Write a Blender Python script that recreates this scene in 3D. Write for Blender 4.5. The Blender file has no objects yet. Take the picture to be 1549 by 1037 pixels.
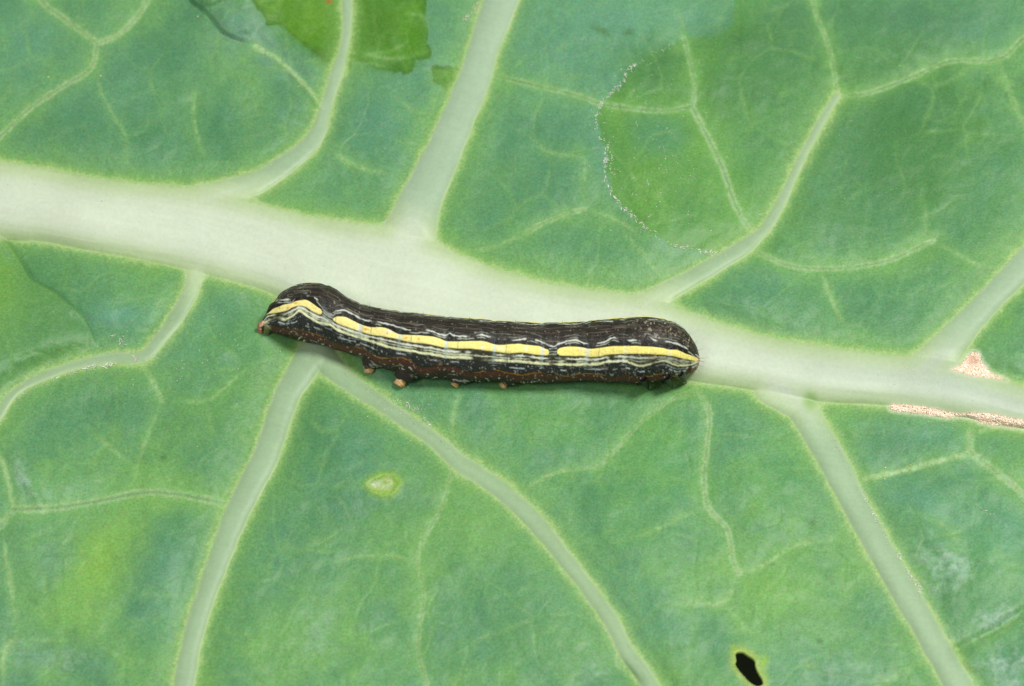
import bpy, bmesh, math, random
import numpy as np
from mathutils import Vector

# ------------------------------------------------------------------ camera, world, lamps
# one Blender unit is one centimetre (the caterpillar is about 2.5 cm long)
sc = bpy.context.scene
sc.unit_settings.scale_length = 0.01
W, H = 1549.0, 1037.0
SPAN = 5.8                              # cm of leaf across the frame
U = SPAN / W                            # cm per photo pixel at the focus plane
ALPHA = math.radians(35)
LENS = 105.0
D = SPAN * LENS / 36.0
CAM = np.array([0.0, -D * math.sin(ALPHA), D * math.cos(ALPHA)])
UPV = np.array([0.0, math.cos(ALPHA), math.sin(ALPHA)])
FWD = np.array([0.0, math.sin(ALPHA), -math.cos(ALPHA)])
VIEW = -FWD

cd = bpy.data.cameras.new('camera'); cam = bpy.data.objects.new('camera', cd)
sc.collection.objects.link(cam); sc.camera = cam
cam.location = CAM; cam.rotation_euler = (ALPHA, 0, 0)
cd.lens = LENS; cd.sensor_width = 36; cd.clip_start = 0.1; cd.clip_end = 500
cd.dof.use_dof = True; cd.dof.focus_distance = D - 0.12; cd.dof.aperture_fstop = 0.8

world = bpy.data.worlds.new('World'); sc.world = world; world.use_nodes = True
bg = world.node_tree.nodes['Background']
bg.inputs['Color'].default_value = (0.93, 0.97, 1.0, 1); bg.inputs['Strength'].default_value = 0.38

def area(name, loc, size, power, col):
    l = bpy.data.lights.new(name, 'AREA'); l.shape = 'DISK'; l.size = size; l.energy = power; l.color = col
    o = bpy.data.objects.new(name, l); sc.collection.objects.link(o)
    o.location = loc
    o.rotation_euler = (Vector((0, 0, 0)) - Vector(loc)).to_track_quat('-Z', 'Y').to_euler()
    return o
area('flash_key', (11.0, 2.0, 25.5), 8.5, 8000, (1.0, 0.985, 0.955))
area('flash_fill', (-15.0, -10.0, 22.0), 9.0, 2050, (1.0, 0.99, 0.97))

vs = sc.view_settings
sc.display_settings.display_device = 'sRGB'
vs.view_transform = 'Standard'; vs.look = 'None'; vs.gamma = 1; vs.exposure = 0.0; vs.use_curve_mapping = False
try:
    sc.cycles.use_denoising = True
    sc.cycles.max_bounces = 6
except Exception:
    pass

# ------------------------------------------------------------------ helpers
random.seed(4); RNG = np.random.default_rng(11)

def lin(c):
    c = np.asarray(c, dtype=np.float64) / 255.0
    return np.where(c <= 0.04045, c / 12.92, ((c + 0.055) / 1.055) ** 2.4)

def unproject(u, v, z):
    """point at height z seen at photo position (u, v)"""
    u = np.asarray(u, float); v = np.asarray(v, float); z = np.asarray(z, float)
    X = (u - W / 2) * U; Y = -(v - H / 2) * U
    dx = X; dy = Y * UPV[1] + D * FWD[1]; dz = Y * UPV[2] + D * FWD[2]
    t = (z - CAM[2]) / dz
    return np.stack([CAM[0] + t * dx, CAM[1] + t * dy, CAM[2] + t * dz], -1)

def project(P):
    q = np.asarray(P, float) - CAM
    d = q @ FWD
    return W / 2 + q[..., 0] * D / d / U, H / 2 - (q @ UPV) * D / d / U

_T = {}
def vnoise(x, y, s, seed):
    if seed not in _T:
        _T[seed] = np.random.default_rng(1000 + seed).random((256, 256))
    t = _T[seed]
    X = x / s; Y = y / s
    xi = np.floor(X).astype(np.int64); yi = np.floor(Y).astype(np.int64)
    fx = X - xi; fy = Y - yi
    fx = fx * fx * fx * (fx * (fx * 6 - 15) + 10); fy = fy * fy * fy * (fy * (fy * 6 - 15) + 10)
    a = t[xi & 255, yi & 255]; b = t[(xi + 1) & 255, yi & 255]
    c = t[xi & 255, (yi + 1) & 255]; d = t[(xi + 1) & 255, (yi + 1) & 255]
    return (a * (1 - fx) + b * fx) * (1 - fy) + (c * (1 - fx) + d * fx) * fy

def fbm(x, y, s, seed, octv=3):
    """zero-mean, roughly -1..1"""
    r = 0.0; amp = 1.0; tot = 0.0
    for k in range(octv):
        a = 0.6 + 1.1 * k
        xr = x * math.cos(a) - y * math.sin(a) + 37 * k; yr = x * math.sin(a) + y * math.cos(a) + 91 * k
        r = r + amp * (vnoise(xr, yr, s / (2.0 ** k), seed + 17 * k) * 2 - 1); tot += amp; amp *= 0.55
    return r / tot * 1.5

def sstep(a, b, x):
    t = np.clip((x - a) / (b - a), 0, 1)
    return t * t * (3 - 2 * t)

def resample(pts, n=6):
    """Catmull-Rom through points of any dimension"""
    p = np.array(pts, float)
    if len(p) < 3:
        return p
    e = np.vstack([2 * p[0] - p[1], p, 2 * p[-1] - p[-2]])
    out = []
    for i in range(1, len(e) - 2):
        for k in range(n):
            t = k / n
            out.append(0.5 * ((2 * e[i]) + (-e[i - 1] + e[i + 1]) * t + (2 * e[i - 1] - 5 * e[i] + 4 * e[i + 1] - e[i + 2]) * t * t
                              + (-e[i - 1] + 3 * e[i] - 3 * e[i + 1] + e[i + 2]) * t ** 3))
    out.append(p[-1])
    return np.array(out)

def curve(pts, n=6):
    r = resample(pts, n)
    o = np.argsort(r[:, 0], kind='stable'); r = r[o]
    return lambda x: np.interp(x, r[:, 0], r[:, 1])

def poly_sd(x, y, poly):
    """signed distance to a polygon (negative inside)"""
    p = np.array(poly, float); q = np.roll(p, -1, 0)
    d = np.full(x.shape, 1e9); ins = np.zeros(x.shape, bool)
    for (ax, ay), (bx, by) in zip(p, q):
        ex, ey = bx - ax, by - ay
        t = np.clip(((x - ax) * ex + (y - ay) * ey) / (ex * ex + ey * ey + 1e-9), 0, 1)
        d = np.minimum(d, (x - ax - t * ex) ** 2 + (y - ay - t * ey) ** 2)
        if ay != by:
            c = ((ay > y) != (by > y)) & (x < (bx - ax) * (y - ay) / (by - ay) + ax)
            ins ^= c
    d = np.sqrt(d)
    return np.where(ins, -d, d)

def smin(a, b, k):
    h = np.clip(0.5 + 0.5 * (b - a) / k, 0, 1)
    return b * (1 - h) + a * h - k * h * (1 - h)

def mesh_obj(name, verts, faces, mat, parent=None, cols=None, normals=None, smooth=True):
    verts = np.ascontiguousarray(verts, dtype=np.float32); n = len(verts)
    me = bpy.data.meshes.new(name)
    if isinstance(faces, np.ndarray):
        m, k = faces.shape
        me.vertices.add(n); me.vertices.foreach_set('co', verts.ravel())
        me.loops.add(m * k); me.loops.foreach_set('vertex_index', faces.astype(np.int32).ravel())
        me.polygons.add(m)
        me.polygons.foreach_set('loop_start', np.arange(0, m * k, k, dtype=np.int32))
        me.update(calc_edges=True)
    else:
        me.from_pydata([tuple(v) for v in verts.tolist()], [], faces)
    me.polygons.foreach_set('use_smooth', np.full(len(me.polygons), smooth, dtype=bool))
    if cols is not None:
        c = np.ones((n, 4), np.float32); c[:, :3] = np.clip(cols, 0, 1)
        a = me.color_attributes.new('pigment', 'FLOAT_COLOR', 'POINT')
        a.data.foreach_set('color', c.ravel())
    me.materials.append(mat)
    me.update()
    if normals is not None:
        me.normals_split_custom_set_from_vertices(np.ascontiguousarray(normals, dtype=np.float32).tolist())
    o = bpy.data.objects.new(name, me); sc.collection.objects.link(o)
    if parent is not None:
        o.parent = parent
    return o

def thing(name, label, cat, group=None):
    o = bpy.data.objects.new(name, None); sc.collection.objects.link(o)
    o['label'] = label; o['category'] = cat; o.empty_display_size = 0.2
    if group: o['group'] = group
    return o

def grid_faces(nu, nv, closed_v=False):
    i = np.arange(nu - 1)[:, None]; j = np.arange(nv if closed_v else nv - 1)[None, :]
    j2 = (j + 1) % nv
    a = i * nv + j; b = (i + 1) * nv + j; c = (i + 1) * nv + j2; d = i * nv + j2
    return np.stack([a, b, c, d], -1).reshape(-1, 4)

# ------------------------------------------------------------------ materials
def new_mat(name):
    m = bpy.data.materials.new(name); m.use_nodes = True
    nt = m.node_tree; b = nt.nodes['Principled BSDF']
    return m, nt, b

def pigment_mat(name, rough, spec, speckle, sp_scale, bump, bump_scale, hue_speckle=0.0, rough_var=0.1, sss=0.0, sss_r=(0.02, 0.02, 0.02), coat=0.0):
    """pigment attribute, cell-sized grain and fine relief"""
    m, nt, b = new_mat(name)
    N, L = nt.nodes, nt.links
    at = N.new('ShaderNodeAttribute'); at.attribute_name = 'pigment'
    tc = N.new('ShaderNodeTexCoord')
    n1 = N.new('ShaderNodeTexNoise'); n1.inputs['Scale'].default_value = sp_scale; n1.inputs['Detail'].default_value = 3; n1.inputs['Roughness'].default_value = 0.65
    L.new(tc.outputs['Object'], n1.inputs['Vector'])
    mr = N.new('ShaderNodeMapRange'); mr.inputs['From Min'].default_value = 0.25; mr.inputs['From Max'].default_value = 0.75
    mr.inputs['To Min'].default_value = 1 - speckle; mr.inputs['To Max'].default_value = 1 + speckle; mr.clamp = False
    L.new(n1.outputs['Fac'], mr.inputs['Value'])
    mx = N.new('ShaderNodeVectorMath'); mx.operation = 'SCALE'
    L.new(at.outputs['Color'], mx.inputs[0]); L.new(mr.outputs['Result'], mx.inputs['Scale'])
    out = mx.outputs[0]
    if hue_speckle:
        n3 = N.new('ShaderNodeTexNoise'); n3.inputs['Scale'].default_value = sp_scale * 0.45; n3.inputs['Detail'].default_value = 2
        L.new(tc.outputs['Object'], n3.inputs['Vector'])
        s = N.new('ShaderNodeVectorMath'); s.operation = 'SUBTRACT'; s.inputs[1].default_value = (0.5, 0.5, 0.5)
        L.new(n3.outputs['Color'], s.inputs[0])
        ms = N.new('ShaderNodeVectorMath'); ms.operation = 'MULTIPLY_ADD'
        ms.inputs[1].default_value = (hue_speckle, hue_speckle * 0.5, hue_speckle); ms.inputs[2].default_value = (1, 1, 1)
        L.new(s.outputs[0], ms.inputs[0])
        mm = N.new('ShaderNodeVectorMath'); mm.operation = 'MULTIPLY'
        L.new(out, mm.inputs[0]); L.new(ms.outputs[0], mm.inputs[1]); out = mm.outputs[0]
    L.new(out, b.inputs['Base Color'])
    n2 = N.new('ShaderNodeTexNoise'); n2.inputs['Scale'].default_value = bump_scale; n2.inputs['Detail'].default_value = 3
    L.new(tc.outputs['Object'], n2.inputs['Vector'])
    bp = N.new('ShaderNodeBump'); bp.inputs['Strength'].default_value = bump; bp.inputs['Distance'].default_value = 0.006
    L.new(n2.outputs['Fac'], bp.inputs['Height']); L.new(bp.outputs['Normal'], b.inputs['Normal'])
    r = N.new('ShaderNodeMapRange'); r.inputs['To Min'].default_value = rough - rough_var; r.inputs['To Max'].default_value = rough + rough_var
    L.new(n1.outputs['Fac'], r.inputs['Value']); L.new(r.outputs['Result'], b.inputs['Roughness'])
    b.inputs['Specular IOR Level'].default_value = spec
    if sss:
        b.inputs['Subsurface Weight'].default_value = sss; b.inputs['Subsurface Radius'].default_value = sss_r; b.inputs['Subsurface Scale'].default_value = 1.0
    if coat:
        b.inputs['Coat Weight'].default_value = coat; b.inputs['Coat Roughness'].default_value = 0.25
    return m

M_LEAF = pigment_mat('cabbage_leaf_skin', 0.5, 0.36, 0.24, 75, 0.4, 75, hue_speckle=0.45)
M_RIB = pigment_mat('cabbage_rib_skin', 0.48, 0.38, 0.035, 60, 0.12, 60, hue_speckle=0.06)
M_BODY = pigment_mat('caterpillar_skin', 0.5, 0.26, 0.16, 85, 0.55, 75, hue_speckle=0.15)
M_CORK = pigment_mat('dry_cork', 0.8, 0.15, 0.08, 90, 0.4, 120)
M_FLAKE = pigment_mat('dry_wax_flake', 0.6, 0.3, 0.05, 60, 0.2, 80)
M_FOOT = pigment_mat('amber_foot_pad', 0.4, 0.4, 0.2, 90, 0.5, 90)
M_CLAW = pigment_mat('black_claw', 0.35, 0.3, 0.1, 60, 0.1, 60)

m, nt, b = new_mat('dark_soil')
n = nt.nodes.new('ShaderNodeTexNoise'); n.inputs['Scale'].default_value = 2.0; n.inputs['Detail'].default_value = 6
r = nt.nodes.new('ShaderNodeValToRGB'); r.color_ramp.elements[0].color = (0.02, 0.026, 0.012, 1); r.color_ramp.elements[1].color = (0.05, 0.06, 0.03, 1)
tcn = nt.nodes.new('ShaderNodeTexCoord'); nt.links.new(tcn.outputs['Object'], n.inputs['Vector'])
nt.links.new(n.outputs['Fac'], r.inputs['Fac']); nt.links.new(r.outputs['Color'], b.inputs['Base Color'])
b.inputs['Roughness'].default_value = 0.95; b.inputs['Specular IOR Level'].default_value = 0.1
M_SOIL = m

# ------------------------------------------------------------------ ground far below the leaf (seen through the hole)
gx = np.linspace(-30, 30, 41); GX, GY = np.meshgrid(gx, gx, indexing='ij')
GZ = -5.0 + 0.35 * fbm(GX * 10, GY * 10, 40, 5)
g = mesh_obj('ground', np.stack([GX, GY, GZ], -1).reshape(-1, 3), grid_faces(41, 41), M_SOIL)
g['kind'] = 'structure'

# ------------------------------------------------------------------ the leaf: vein network, in positions along the leaf
def axis(lo, hi, end, step):
    mid = np.arange(lo, hi + step, step); out = []; s = step; p = mid[-1]
    while p < hi + end:
        s *= 1.13; p += min(s, 14); out.append(p)
    low = []; s = step; p = mid[0]
    while p > lo - end:
        s *= 1.13; p -= min(s, 14); low.append(p)
    return np.concatenate([low[::-1], mid, out])
us = axis(-12, 1561, 300, 1.7); vsx = axis(-12, 1049, 240, 1.7)
PU, PV = np.meshgrid(us, vsx, indexing='ij')
NU, NV = PU.shape
# outside the picture the sheet runs out to a rounded, wavy margin
ax_, ay_ = us[-1] - W / 2, vsx[-1] - H / 2
qx, qy = (PU - W / 2) / ax_, (PV - H / 2) / ay_
rq = np.maximum(np.abs(qx), np.abs(qy)); ex_ = (np.abs(qx / np.maximum(rq, 1e-6)) ** 5 + np.abs(qy / np.maximum(rq, 1e-6)) ** 5) ** (-1 / 5)
ang_ = np.arctan2(qy, qx)
ex_ = ex_ * (0.985 + 0.012 * np.sin(7 * ang_ + 1) + 0.008 * np.sin(17 * ang_ + 2) + 0.004 * np.sin(41 * ang_))
wq = sstep(0.76, 1.0, rq)
PU = W / 2 + (PU - W / 2) * (1 + (ex_ - 1) * wq); PV = H / 2 + (PV - H / 2) * (1 + (ex_ - 1) * wq)

HOLE = resample([(1111.5, 988), (1115, 985), (1123.6, 985), (1131, 989.6), (1139.5, 995), (1143, 1001), (1143, 1006), (1147, 1016), (1152.6, 1025),
        (1155, 1032), (1153.5, 1036), (1145, 1038), (1133, 1031), (1123.6, 1021), (1116, 1012), (1111.5, 1004.5), (1113, 998)], 3)
sdh = np.full(PU.shape, 1e3)
iu = np.where((us > 1060) & (us < 1210))[0]; iv = np.where((vsx > 930) & (vsx < 1090))[0]
sl = np.ix_(iu, iv); sdh[sl] = poly_sd(PU[sl], PV[sl], HOLE)
gu, gv = np.gradient(sdh[sl], us[iu], vsx[iv]); gl = np.sqrt(gu ** 2 + gv ** 2) + 1e-6
snap = np.abs(sdh[sl]) < 0.95
tu = PU[sl].copy(); tv = PV[sl].copy()
tu[snap] -= (sdh[sl] * gu / gl)[snap]; tv[snap] -= (sdh[sl] * gv / gl)[snap]
PU[sl] = tu; PV[sl] = tv
hs = sdh[sl].copy(); hs[snap] = 0; sdh[sl] = hs

MT = curve([(-700, 165), (-300, 205), (0, 243), (80, 256), (160, 270), (240, 278), (320, 288), (400, 308), (470, 326), (540, 336), (590, 343), (660, 366), (700, 385), (760, 408),
            (850, 430), (940, 442), (985, 450), (1040, 470), (1100, 490), (1180, 512), (1260, 525), (1340, 535), (1420, 541), (1470, 556), (1520, 574), (1549, 582), (1850, 655), (2200, 730)])
MB = curve([(-700, 290), (-300, 330), (0, 362), (60, 365), (130, 378), (200, 390), (270, 405), (350, 425), (400, 440), (440, 460), (480, 488), (560, 518), (650, 532), (800, 545),
            (950, 560), (1050, 577), (1100, 584), (1150, 592), (1200, 602), (1260, 609), (1340, 613), (1440, 627), (1549, 648), (1850, 705), (2200, 770)])

# secondary ribs: (x, y, half width)
SEC = [
 [(310, 300, 22), (345, 290, 20), (390, 275, 17), (430, 250, 15), (465, 222, 13.5), (483, 195, 10.5), (492, 165, 9), (503, 130, 9), (511, 105, 9), (519, 80, 7), (524, 45, 7), (525, 0, 8), (522, -80, 8), (510, -260, 7)],
 [(612, 375, 46), (622, 345, 38), (640, 295, 31), (668, 235, 27), (692, 180, 25), (713, 132, 24), (734, 67, 23), (757, 0, 26), (785, -90, 25), (840, -260, 22)],
 [(975, 462, 20), (1000, 446, 16), (1040, 424, 13.5), (1085, 398, 12.5), (1125, 373, 12), (1146, 356, 9), (1165, 335, 7.5), (1188, 292, 6.5), (1213, 238, 6), (1240, 188, 6), (1266, 145, 5)],
 [(1395, 565, 30), (1425, 535, 28), (1455, 500, 22), (1495, 455, 19), (1549, 400, 20), (1640, 300, 20), (1850, 110, 18)],
 [(492, 490, 26), (478, 525, 24), (465, 548, 22), (448, 575, 20), (432, 602, 19), (402, 690, 19), (386, 720, 19), (366, 760, 19), (345, 808, 17), (327, 858, 16), (308, 910, 15), (293, 958, 15), (278, 1037, 15), (262, 1130, 15), (240, 1290, 13)],
 [(490, 540, 20), (510, 562, 16), (540, 586, 13), (572, 607, 12), (604, 629, 11), (636, 650, 11), (664, 671, 11.5), (692, 697, 13), (724, 718, 13), (756, 740, 13), (802, 781, 13), (848, 836, 12), (894, 896, 11), (926, 942, 11), (949, 988, 12), (977, 1026, 13), (1010, 1090, 13), (1080, 1280, 12)],
 [(1175, 580, 36), (1196, 598, 30), (1212, 616, 23), (1235, 655, 21), (1260, 698, 21), (1284, 745, 20), (1308, 790, 20), (1335, 837, 20), (1361, 882, 20), (1388, 928, 20), (1414, 974, 20), (1450, 1037, 20), (1490, 1110, 20), (1570, 1290, 18)],
 [(302, 400, 16), (295, 420, 13), (285, 448, 12), (265, 482, 10), (242, 512, 9), (217, 539, 9), (170, 541, 7.5), (130, 548, 7), (80, 563, 6.5), (40, 581, 6), (12, 604, 6), (-10, 640, 6), (-60, 700, 5)],
]
SEC_LABEL = ['pale side rib that climbs into the bright scraped patch', 'broad pale side rib above the caterpillar', 'forked side rib beside the white flaky line',
             'wide side rib next to the triangular cork scar', 'straight side rib below the caterpillar tail', 'thin slanting side rib below the caterpillar', 'long side rib left of the cork strip',
             'short side rib ending in a flaky white edge']
# finer veins: (points, half width, strength, line darkness)
TER = [
 ([(60, -40), (62, 0), (100, 30), (130, 52), (147, 66)], 6, .75, .5), ([(147, 66), (180, 52), (205, 27), (222, 0), (235, -40)], 6, .8, .35), ([(147, 66), (142, 92), (130, 110), (92, 132), (50, 160), (20, 187), (-10, 212), (-80, 250)], 5.5, .75, .5),
 ([(140, 100), (155, 145), (175, 180), (190, 206), (190, 245), (205, 268)], 4, .35, 0), ([(298, 126), (293, 170), (303, 220), (325, 262)], 4, .4, 0), ([(190, 206), (220, 195), (225, 160)], 3, .22, 0),
 ([(386, 70), (420, 90), (445, 112), (470, 138), (482, 156)], 4.5, .7, 0),
 ([(1266, 145), (1262, 105), (1250, 60), (1236, 25), (1225, -30)], 4.5, .65, .7), ([(1266, 145), (1320, 138), (1380, 115), (1440, 92), (1510, 90), (1549, 56), (1620, 0)], 5, .7, .7), ([(1510, 92), (1528, 140), (1549, 188), (1600, 290)], 4, .5, .6),
 ([(1142, 358), (1115, 315), (1092, 252), (1066, 197), (1047, 160)], 6, .8, .55), ([(1047, 160), (1051, 130), (1042, 90), (1035, 58)], 4.5, .6, .7), ([(1047, 160), (1000, 167), (915, 158), (880, 146), (820, 131), (755, 116)], 5, .65, .75),
 ([(1146, 382), (1190, 400), (1240, 406), (1300, 402), (1350, 391), (1392, 372), (1412, 364)], 5.5, .75, .5), ([(1412, 364), (1450, 385), (1485, 402), (1530, 405)], 4, .45, .2), ([(1240, 406), (1250, 430), (1265, 470), (1292, 515)], 5, .5, .2), ([(1400, 366), (1400, 330), (1392, 280)], 4, .3, 0),
 ([(1012, 432), (962, 372), (930, 330)], 5, .38, 0),
 ([(345, 763), (300, 753), (250, 746), (210, 745), (150, 757), (80, 768), (20, 770)], 7, .8, .6), ([(20, 770), (14, 735), (4, 700), (-20, 660)], 5.5, .6, 0), ([(20, 770), (0, 795), (-50, 830)], 7, .7, .4), ([(4, 800), (10, 850), (20, 910), (25, 962)], 5, .5, .2), ([(25, 962), (5, 990), (5, 1060)], 5, .5, 0), ([(25, 965), (80, 968), (130, 965)], 4, .35, 0), ([(205, 900), (240, 898), (292, 902)], 4, .3, 0), ([(130, 965), (200, 1000), (250, 1010)], 5, .3, 0),
 ([(213, 548), (230, 577), (246, 606)], 5, .6, .3), ([(246, 606), (310, 606), (335, 590), (370, 560), (402, 545)], 4, .4, 0), ([(246, 606), (230, 640), (212, 690), (205, 730), (210, 745)], 4.5, .4, 0), ([(315, 608), (320, 650), (345, 665)], 4, .25, 0), ([(140, 655), (170, 680), (200, 705), (208, 740)], 4, .4, .2),
 ([(1055, 588), (1073, 625), (1070, 672), (1065, 722), (1072, 768), (1100, 800), (1108, 845), (1117, 868)], 5.5, .75, .45), ([(1117, 868), (1150, 856), (1200, 826), (1240, 818), (1298, 815)], 4.5, .5, 0), ([(1117, 868), (1094, 910), (1040, 912), (1000, 915)], 4.5, .5, .2), ([(1095, 912), (1120, 940), (1146, 968)], 4, .4, 0), ([(1068, 772), (1030, 781), (980, 806), (880, 832)], 4.5, .38, 0), ([(1072, 655), (1130, 658), (1170, 660)], 3.5, .25, 0),
 ([(1055, 588), (1012, 605), (962, 645), (932, 680), (902, 708)], 4.5, .6, .55), ([(902, 708), (850, 712), (805, 732), (788, 742)], 4.5, .5, .1), ([(780, 570), (820, 590), (880, 608)], 4, .3, 0),
 ([(690, 706), (680, 722), (672, 760), (655, 790), (634, 830), (632, 852), (640, 900), (632, 980), (645, 1036), (650, 1120)], 4.5, .6, .6), ([(632, 850), (590, 840), (520, 845), (465, 860)], 4.5, .38, 0), ([(688, 668), (684, 640), (690, 610), (700, 588)], 4.5, .45, 0), ([(420, 830), (480, 832), (560, 838)], 4, .25, 0),
 ([(1308, 722), (1350, 715), (1400, 702), (1466, 684)], 6, .7, 0), ([(1466, 684), (1470, 640)], 8, .7, .3), ([(1470, 684), (1502, 710), (1549, 748), (1600, 800)], 6.5, .75, .4), ([(1370, 772), (1420, 790), (1448, 818), (1448, 850)], 4, .35, 0), ([(1440, 985), (1475, 968), (1510, 955), (1549, 930), (1640, 880)], 5, .35, .9), ([(1412, 1000), (1380, 1008), (1330, 1036), (1290, 1060)], 6, .35, 0),
 ([(800, 206), (830, 230), (880, 238), (884, 252), (882, 300), (885, 315)], 4.5, .38, 0), ([(885, 315), (850, 326), (815, 340), (795, 352)], 5, .65, .55), ([(795, 352), (740, 376), (695, 376)], 5, .45, .2), ([(885, 315), (940, 335), (985, 372)], 5, .4, 0),
 ([(497, 225), (530, 245), (560, 258), (604, 264)], 5, .5, 0), ([(600, 145), (625, 166), (668, 176)], 5, .3, 0), ([(535, 75), (570, 85), (600, 88), (640, 80)], 4, .4, 0), ([(612, 20), (640, 25), (650, 60)], 4, .3, 0), ([(1482, 652), (1510, 647), (1549, 652), (1600, 662)], 4, .8, 0),
 ([(525, 100), (560, 95), (600, 105)], 4, .3, 0), ([(170, 458), (220, 448), (275, 440)], 4, .3, 0), ([(0, 160), (25, 110)], 3, .2, 0),
]

def box_idx(pts, mar):
    p = np.array(pts)
    a = np.where((us > p[:, 0].min() - mar) & (us < p[:, 0].max() + mar))[0]
    c = np.where((vsx > p[:, 1].min() - mar) & (vsx < p[:, 1].max() + mar))[0]
    return a, c

def line_field(pts3, mar, with_par=False):
    """distance minus half width, half width, on the box round a polyline"""
    r = resample(pts3, 4); a, c = box_idx(r, mar)
    if len(a) == 0 or len(c) == 0:
        return None
    ix = np.ix_(a, c); x = PU[ix]; y = PV[ix]
    best = np.full(x.shape, 1e9); wid = np.ones(x.shape); par = np.zeros(x.shape)
    for i_, (p, q) in enumerate(zip(r[:-1], r[1:])):
        ex, ey = q[0] - p[0], q[1] - p[1]
        t = np.clip(((x - p[0]) * ex + (y - p[1]) * ey) / (ex * ex + ey * ey + 1e-9), 0, 1)
        w = p[2] + t * (q[2] - p[2])
        d = np.hypot(x - p[0] - t * ex, y - p[1] - t * ey) - w
        m_ = d < best
        best = np.where(m_, d, best); wid = np.where(m_, w, wid); par = np.where(m_, (i_ + t) / (len(r) - 1), par)
    if with_par:
        return ix, best, wid, par
    return ix, best, wid

mid_top, mid_bot = MT(PU), MB(PU)
sd_mid = np.maximum(mid_top - PV, PV - mid_bot) * 0.985
wid_mid = np.maximum((mid_bot - mid_top) * 0.5, 1)
wob = 0.9 * fbm(PU, PV, 26, 3, 2)
sd_all = sd_mid + wob; ident = np.where(sd_mid < 0, 1, 0)
h_vein = np.where(sd_mid < 0, 1, 0) * 0.0
mm_ = np.clip(-sd_mid / wid_mid, 0, 1)
h_vein = 23.0 * (1 - (1 - mm_) ** 2) * np.clip(wid_mid / 50, 0.6, 1.1)
core_best = np.where(sd_mid < 0, sd_mid, 1e3)
rib_pale = np.zeros(PU.shape)
for k, s in enumerate(SEC):
    f = line_field(s, 150, True)
    ix, d, w, par = f
    d = d + wob[ix]
    sd_all[ix] = smin(sd_all[ix], d, 14.0)
    m_ = np.clip(-d / w, 0, 1)
    hh = 0.30 * w * np.clip(1 - (1 - m_) ** 2.4, 0, 1) * sstep(-18, 22, sd_mid[ix])
    h_vein[ix] = np.hypot(h_vein[ix], hh)
    better = (d < 0) & (sd_mid[ix] > -2)
    ii = ident[ix]; ii[better] = 2 + k; ident[ix] = ii
h_sm = h_vein
# fillets at the rib roots belong to the midrib or the blade
fil = (ident == 0) & (sd_all < -0.5)
ident[fil] = 1

ter_l = np.zeros(PU.shape); ter_h = np.zeros(PU.shape); ter_d = np.zeros(PU.shape); ter_prox = np.full(PU.shape, 300.0)
for pts, hw, st, dk in TER:
    f = line_field([(p[0] + random.uniform(-.6, .6), p[1] + random.uniform(-.6, .6), hw) for p in pts], 70, True)
    if f is None: continue
    ix, d, w, par = f
    end_fade = 1.0 if st > 0.5 else (0.25 + 0.75 * sstep(1.0, 0.55, par)) * (0.4 + 0.6 * sstep(0, 0.25, par)); hw_ = hw; st0 = st; st = st * end_fade
    dist = d + w + 0.9 * fbm(PU[ix], PV[ix], 9, 21, 2)
    ter_l[ix] = np.maximum(ter_l[ix], st * np.exp(-(dist / (hw * 1.05)) ** 2))
    ter_h[ix] = np.maximum(ter_h[ix], st * np.exp(-(dist / (hw * 3.4)) ** 2))
    ter_d[ix] = np.maximum(ter_d[ix], st * dk * np.exp(-(dist / (hw * 0.42)) ** 2))
    ter_prox[ix] = np.minimum(ter_prox[ix], np.maximum(d, 0) + 70 * (1 - st))

# fine faint network everywhere: ridges of a noise field
nn = np.abs(fbm(PU + 14 * fbm(PU, PV, 40, 60, 2), PV, 62, 62, 2))
faint = np.exp(-(nn / 0.05) ** 2) * sstep(0.0, 0.6, fbm(PU, PV, 120, 64, 2) + 0.25)
# closed meshes of the finest visible veins
def mesh_veins(cell, seed, warp):
    wx_ = PU + warp * fbm(PU, PV, cell * 0.8, seed, 2); wy_ = PV + warp * fbm(PU, PV, cell * 0.8, seed + 5, 2)
    gi = np.floor(wx_ / cell).astype(np.int64); gj = np.floor(wy_ / cell).astype(np.int64)
    jt = np.random.default_rng(seed).random((64, 64, 2))
    f1 = np.full(PU.shape, 1e9); f2 = np.full(PU.shape, 1e9)
    for a in (-1, 0, 1):
        for c in (-1, 0, 1):
            q = jt[(gi + a) & 63, (gj + c) & 63]
            dd_ = np.hypot((gi + a + 0.08 + 0.84 * q[..., 0]) * cell - wx_, (gj + c + 0.08 + 0.84 * q[..., 1]) * cell - wy_)
            f2 = np.where(dd_ < f1, f1, np.minimum(f2, dd_)); f1 = np.minimum(f1, dd_)
    return f2 - f1
net1 = np.exp(-(mesh_veins(105, 201, 22) / 6.5) ** 2) * sstep(-0.7, 0.5, fbm(PU, PV, 90, 66, 2))
net2 = np.exp(-(mesh_veins(44, 211, 10) / 5.0) ** 2) * sstep(-0.4, 0.8, fbm(PU, PV, 70, 68, 2))

# ------------------------------------------------------------------ leaf relief (in photo pixels, then centimetres)
blade_w = sstep(0, 60, sd_all)
prox = np.minimum(np.maximum(sd_all, 0), ter_prox)
quilt = 11.0 * (1 - np.exp(-prox / 38.0)) * sstep(0, 30, sd_all)
relief = 9.0 * fbm(PU, PV, 210, 70, 2) * blade_w + 3.2 * fbm(PU, PV, 64, 73, 3) * blade_w + 0.55 * fbm(PU, PV, 17, 75, 2) * sstep(0, 12, sd_all)
relief += -0.7 * net1 * sstep(4, 30, sd_all)
relief += -0.8 * ter_d * sstep(0, 20, sd_all) + 0.3 * ter_l ** 2 * sstep(0, 15, sd_all)
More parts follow.
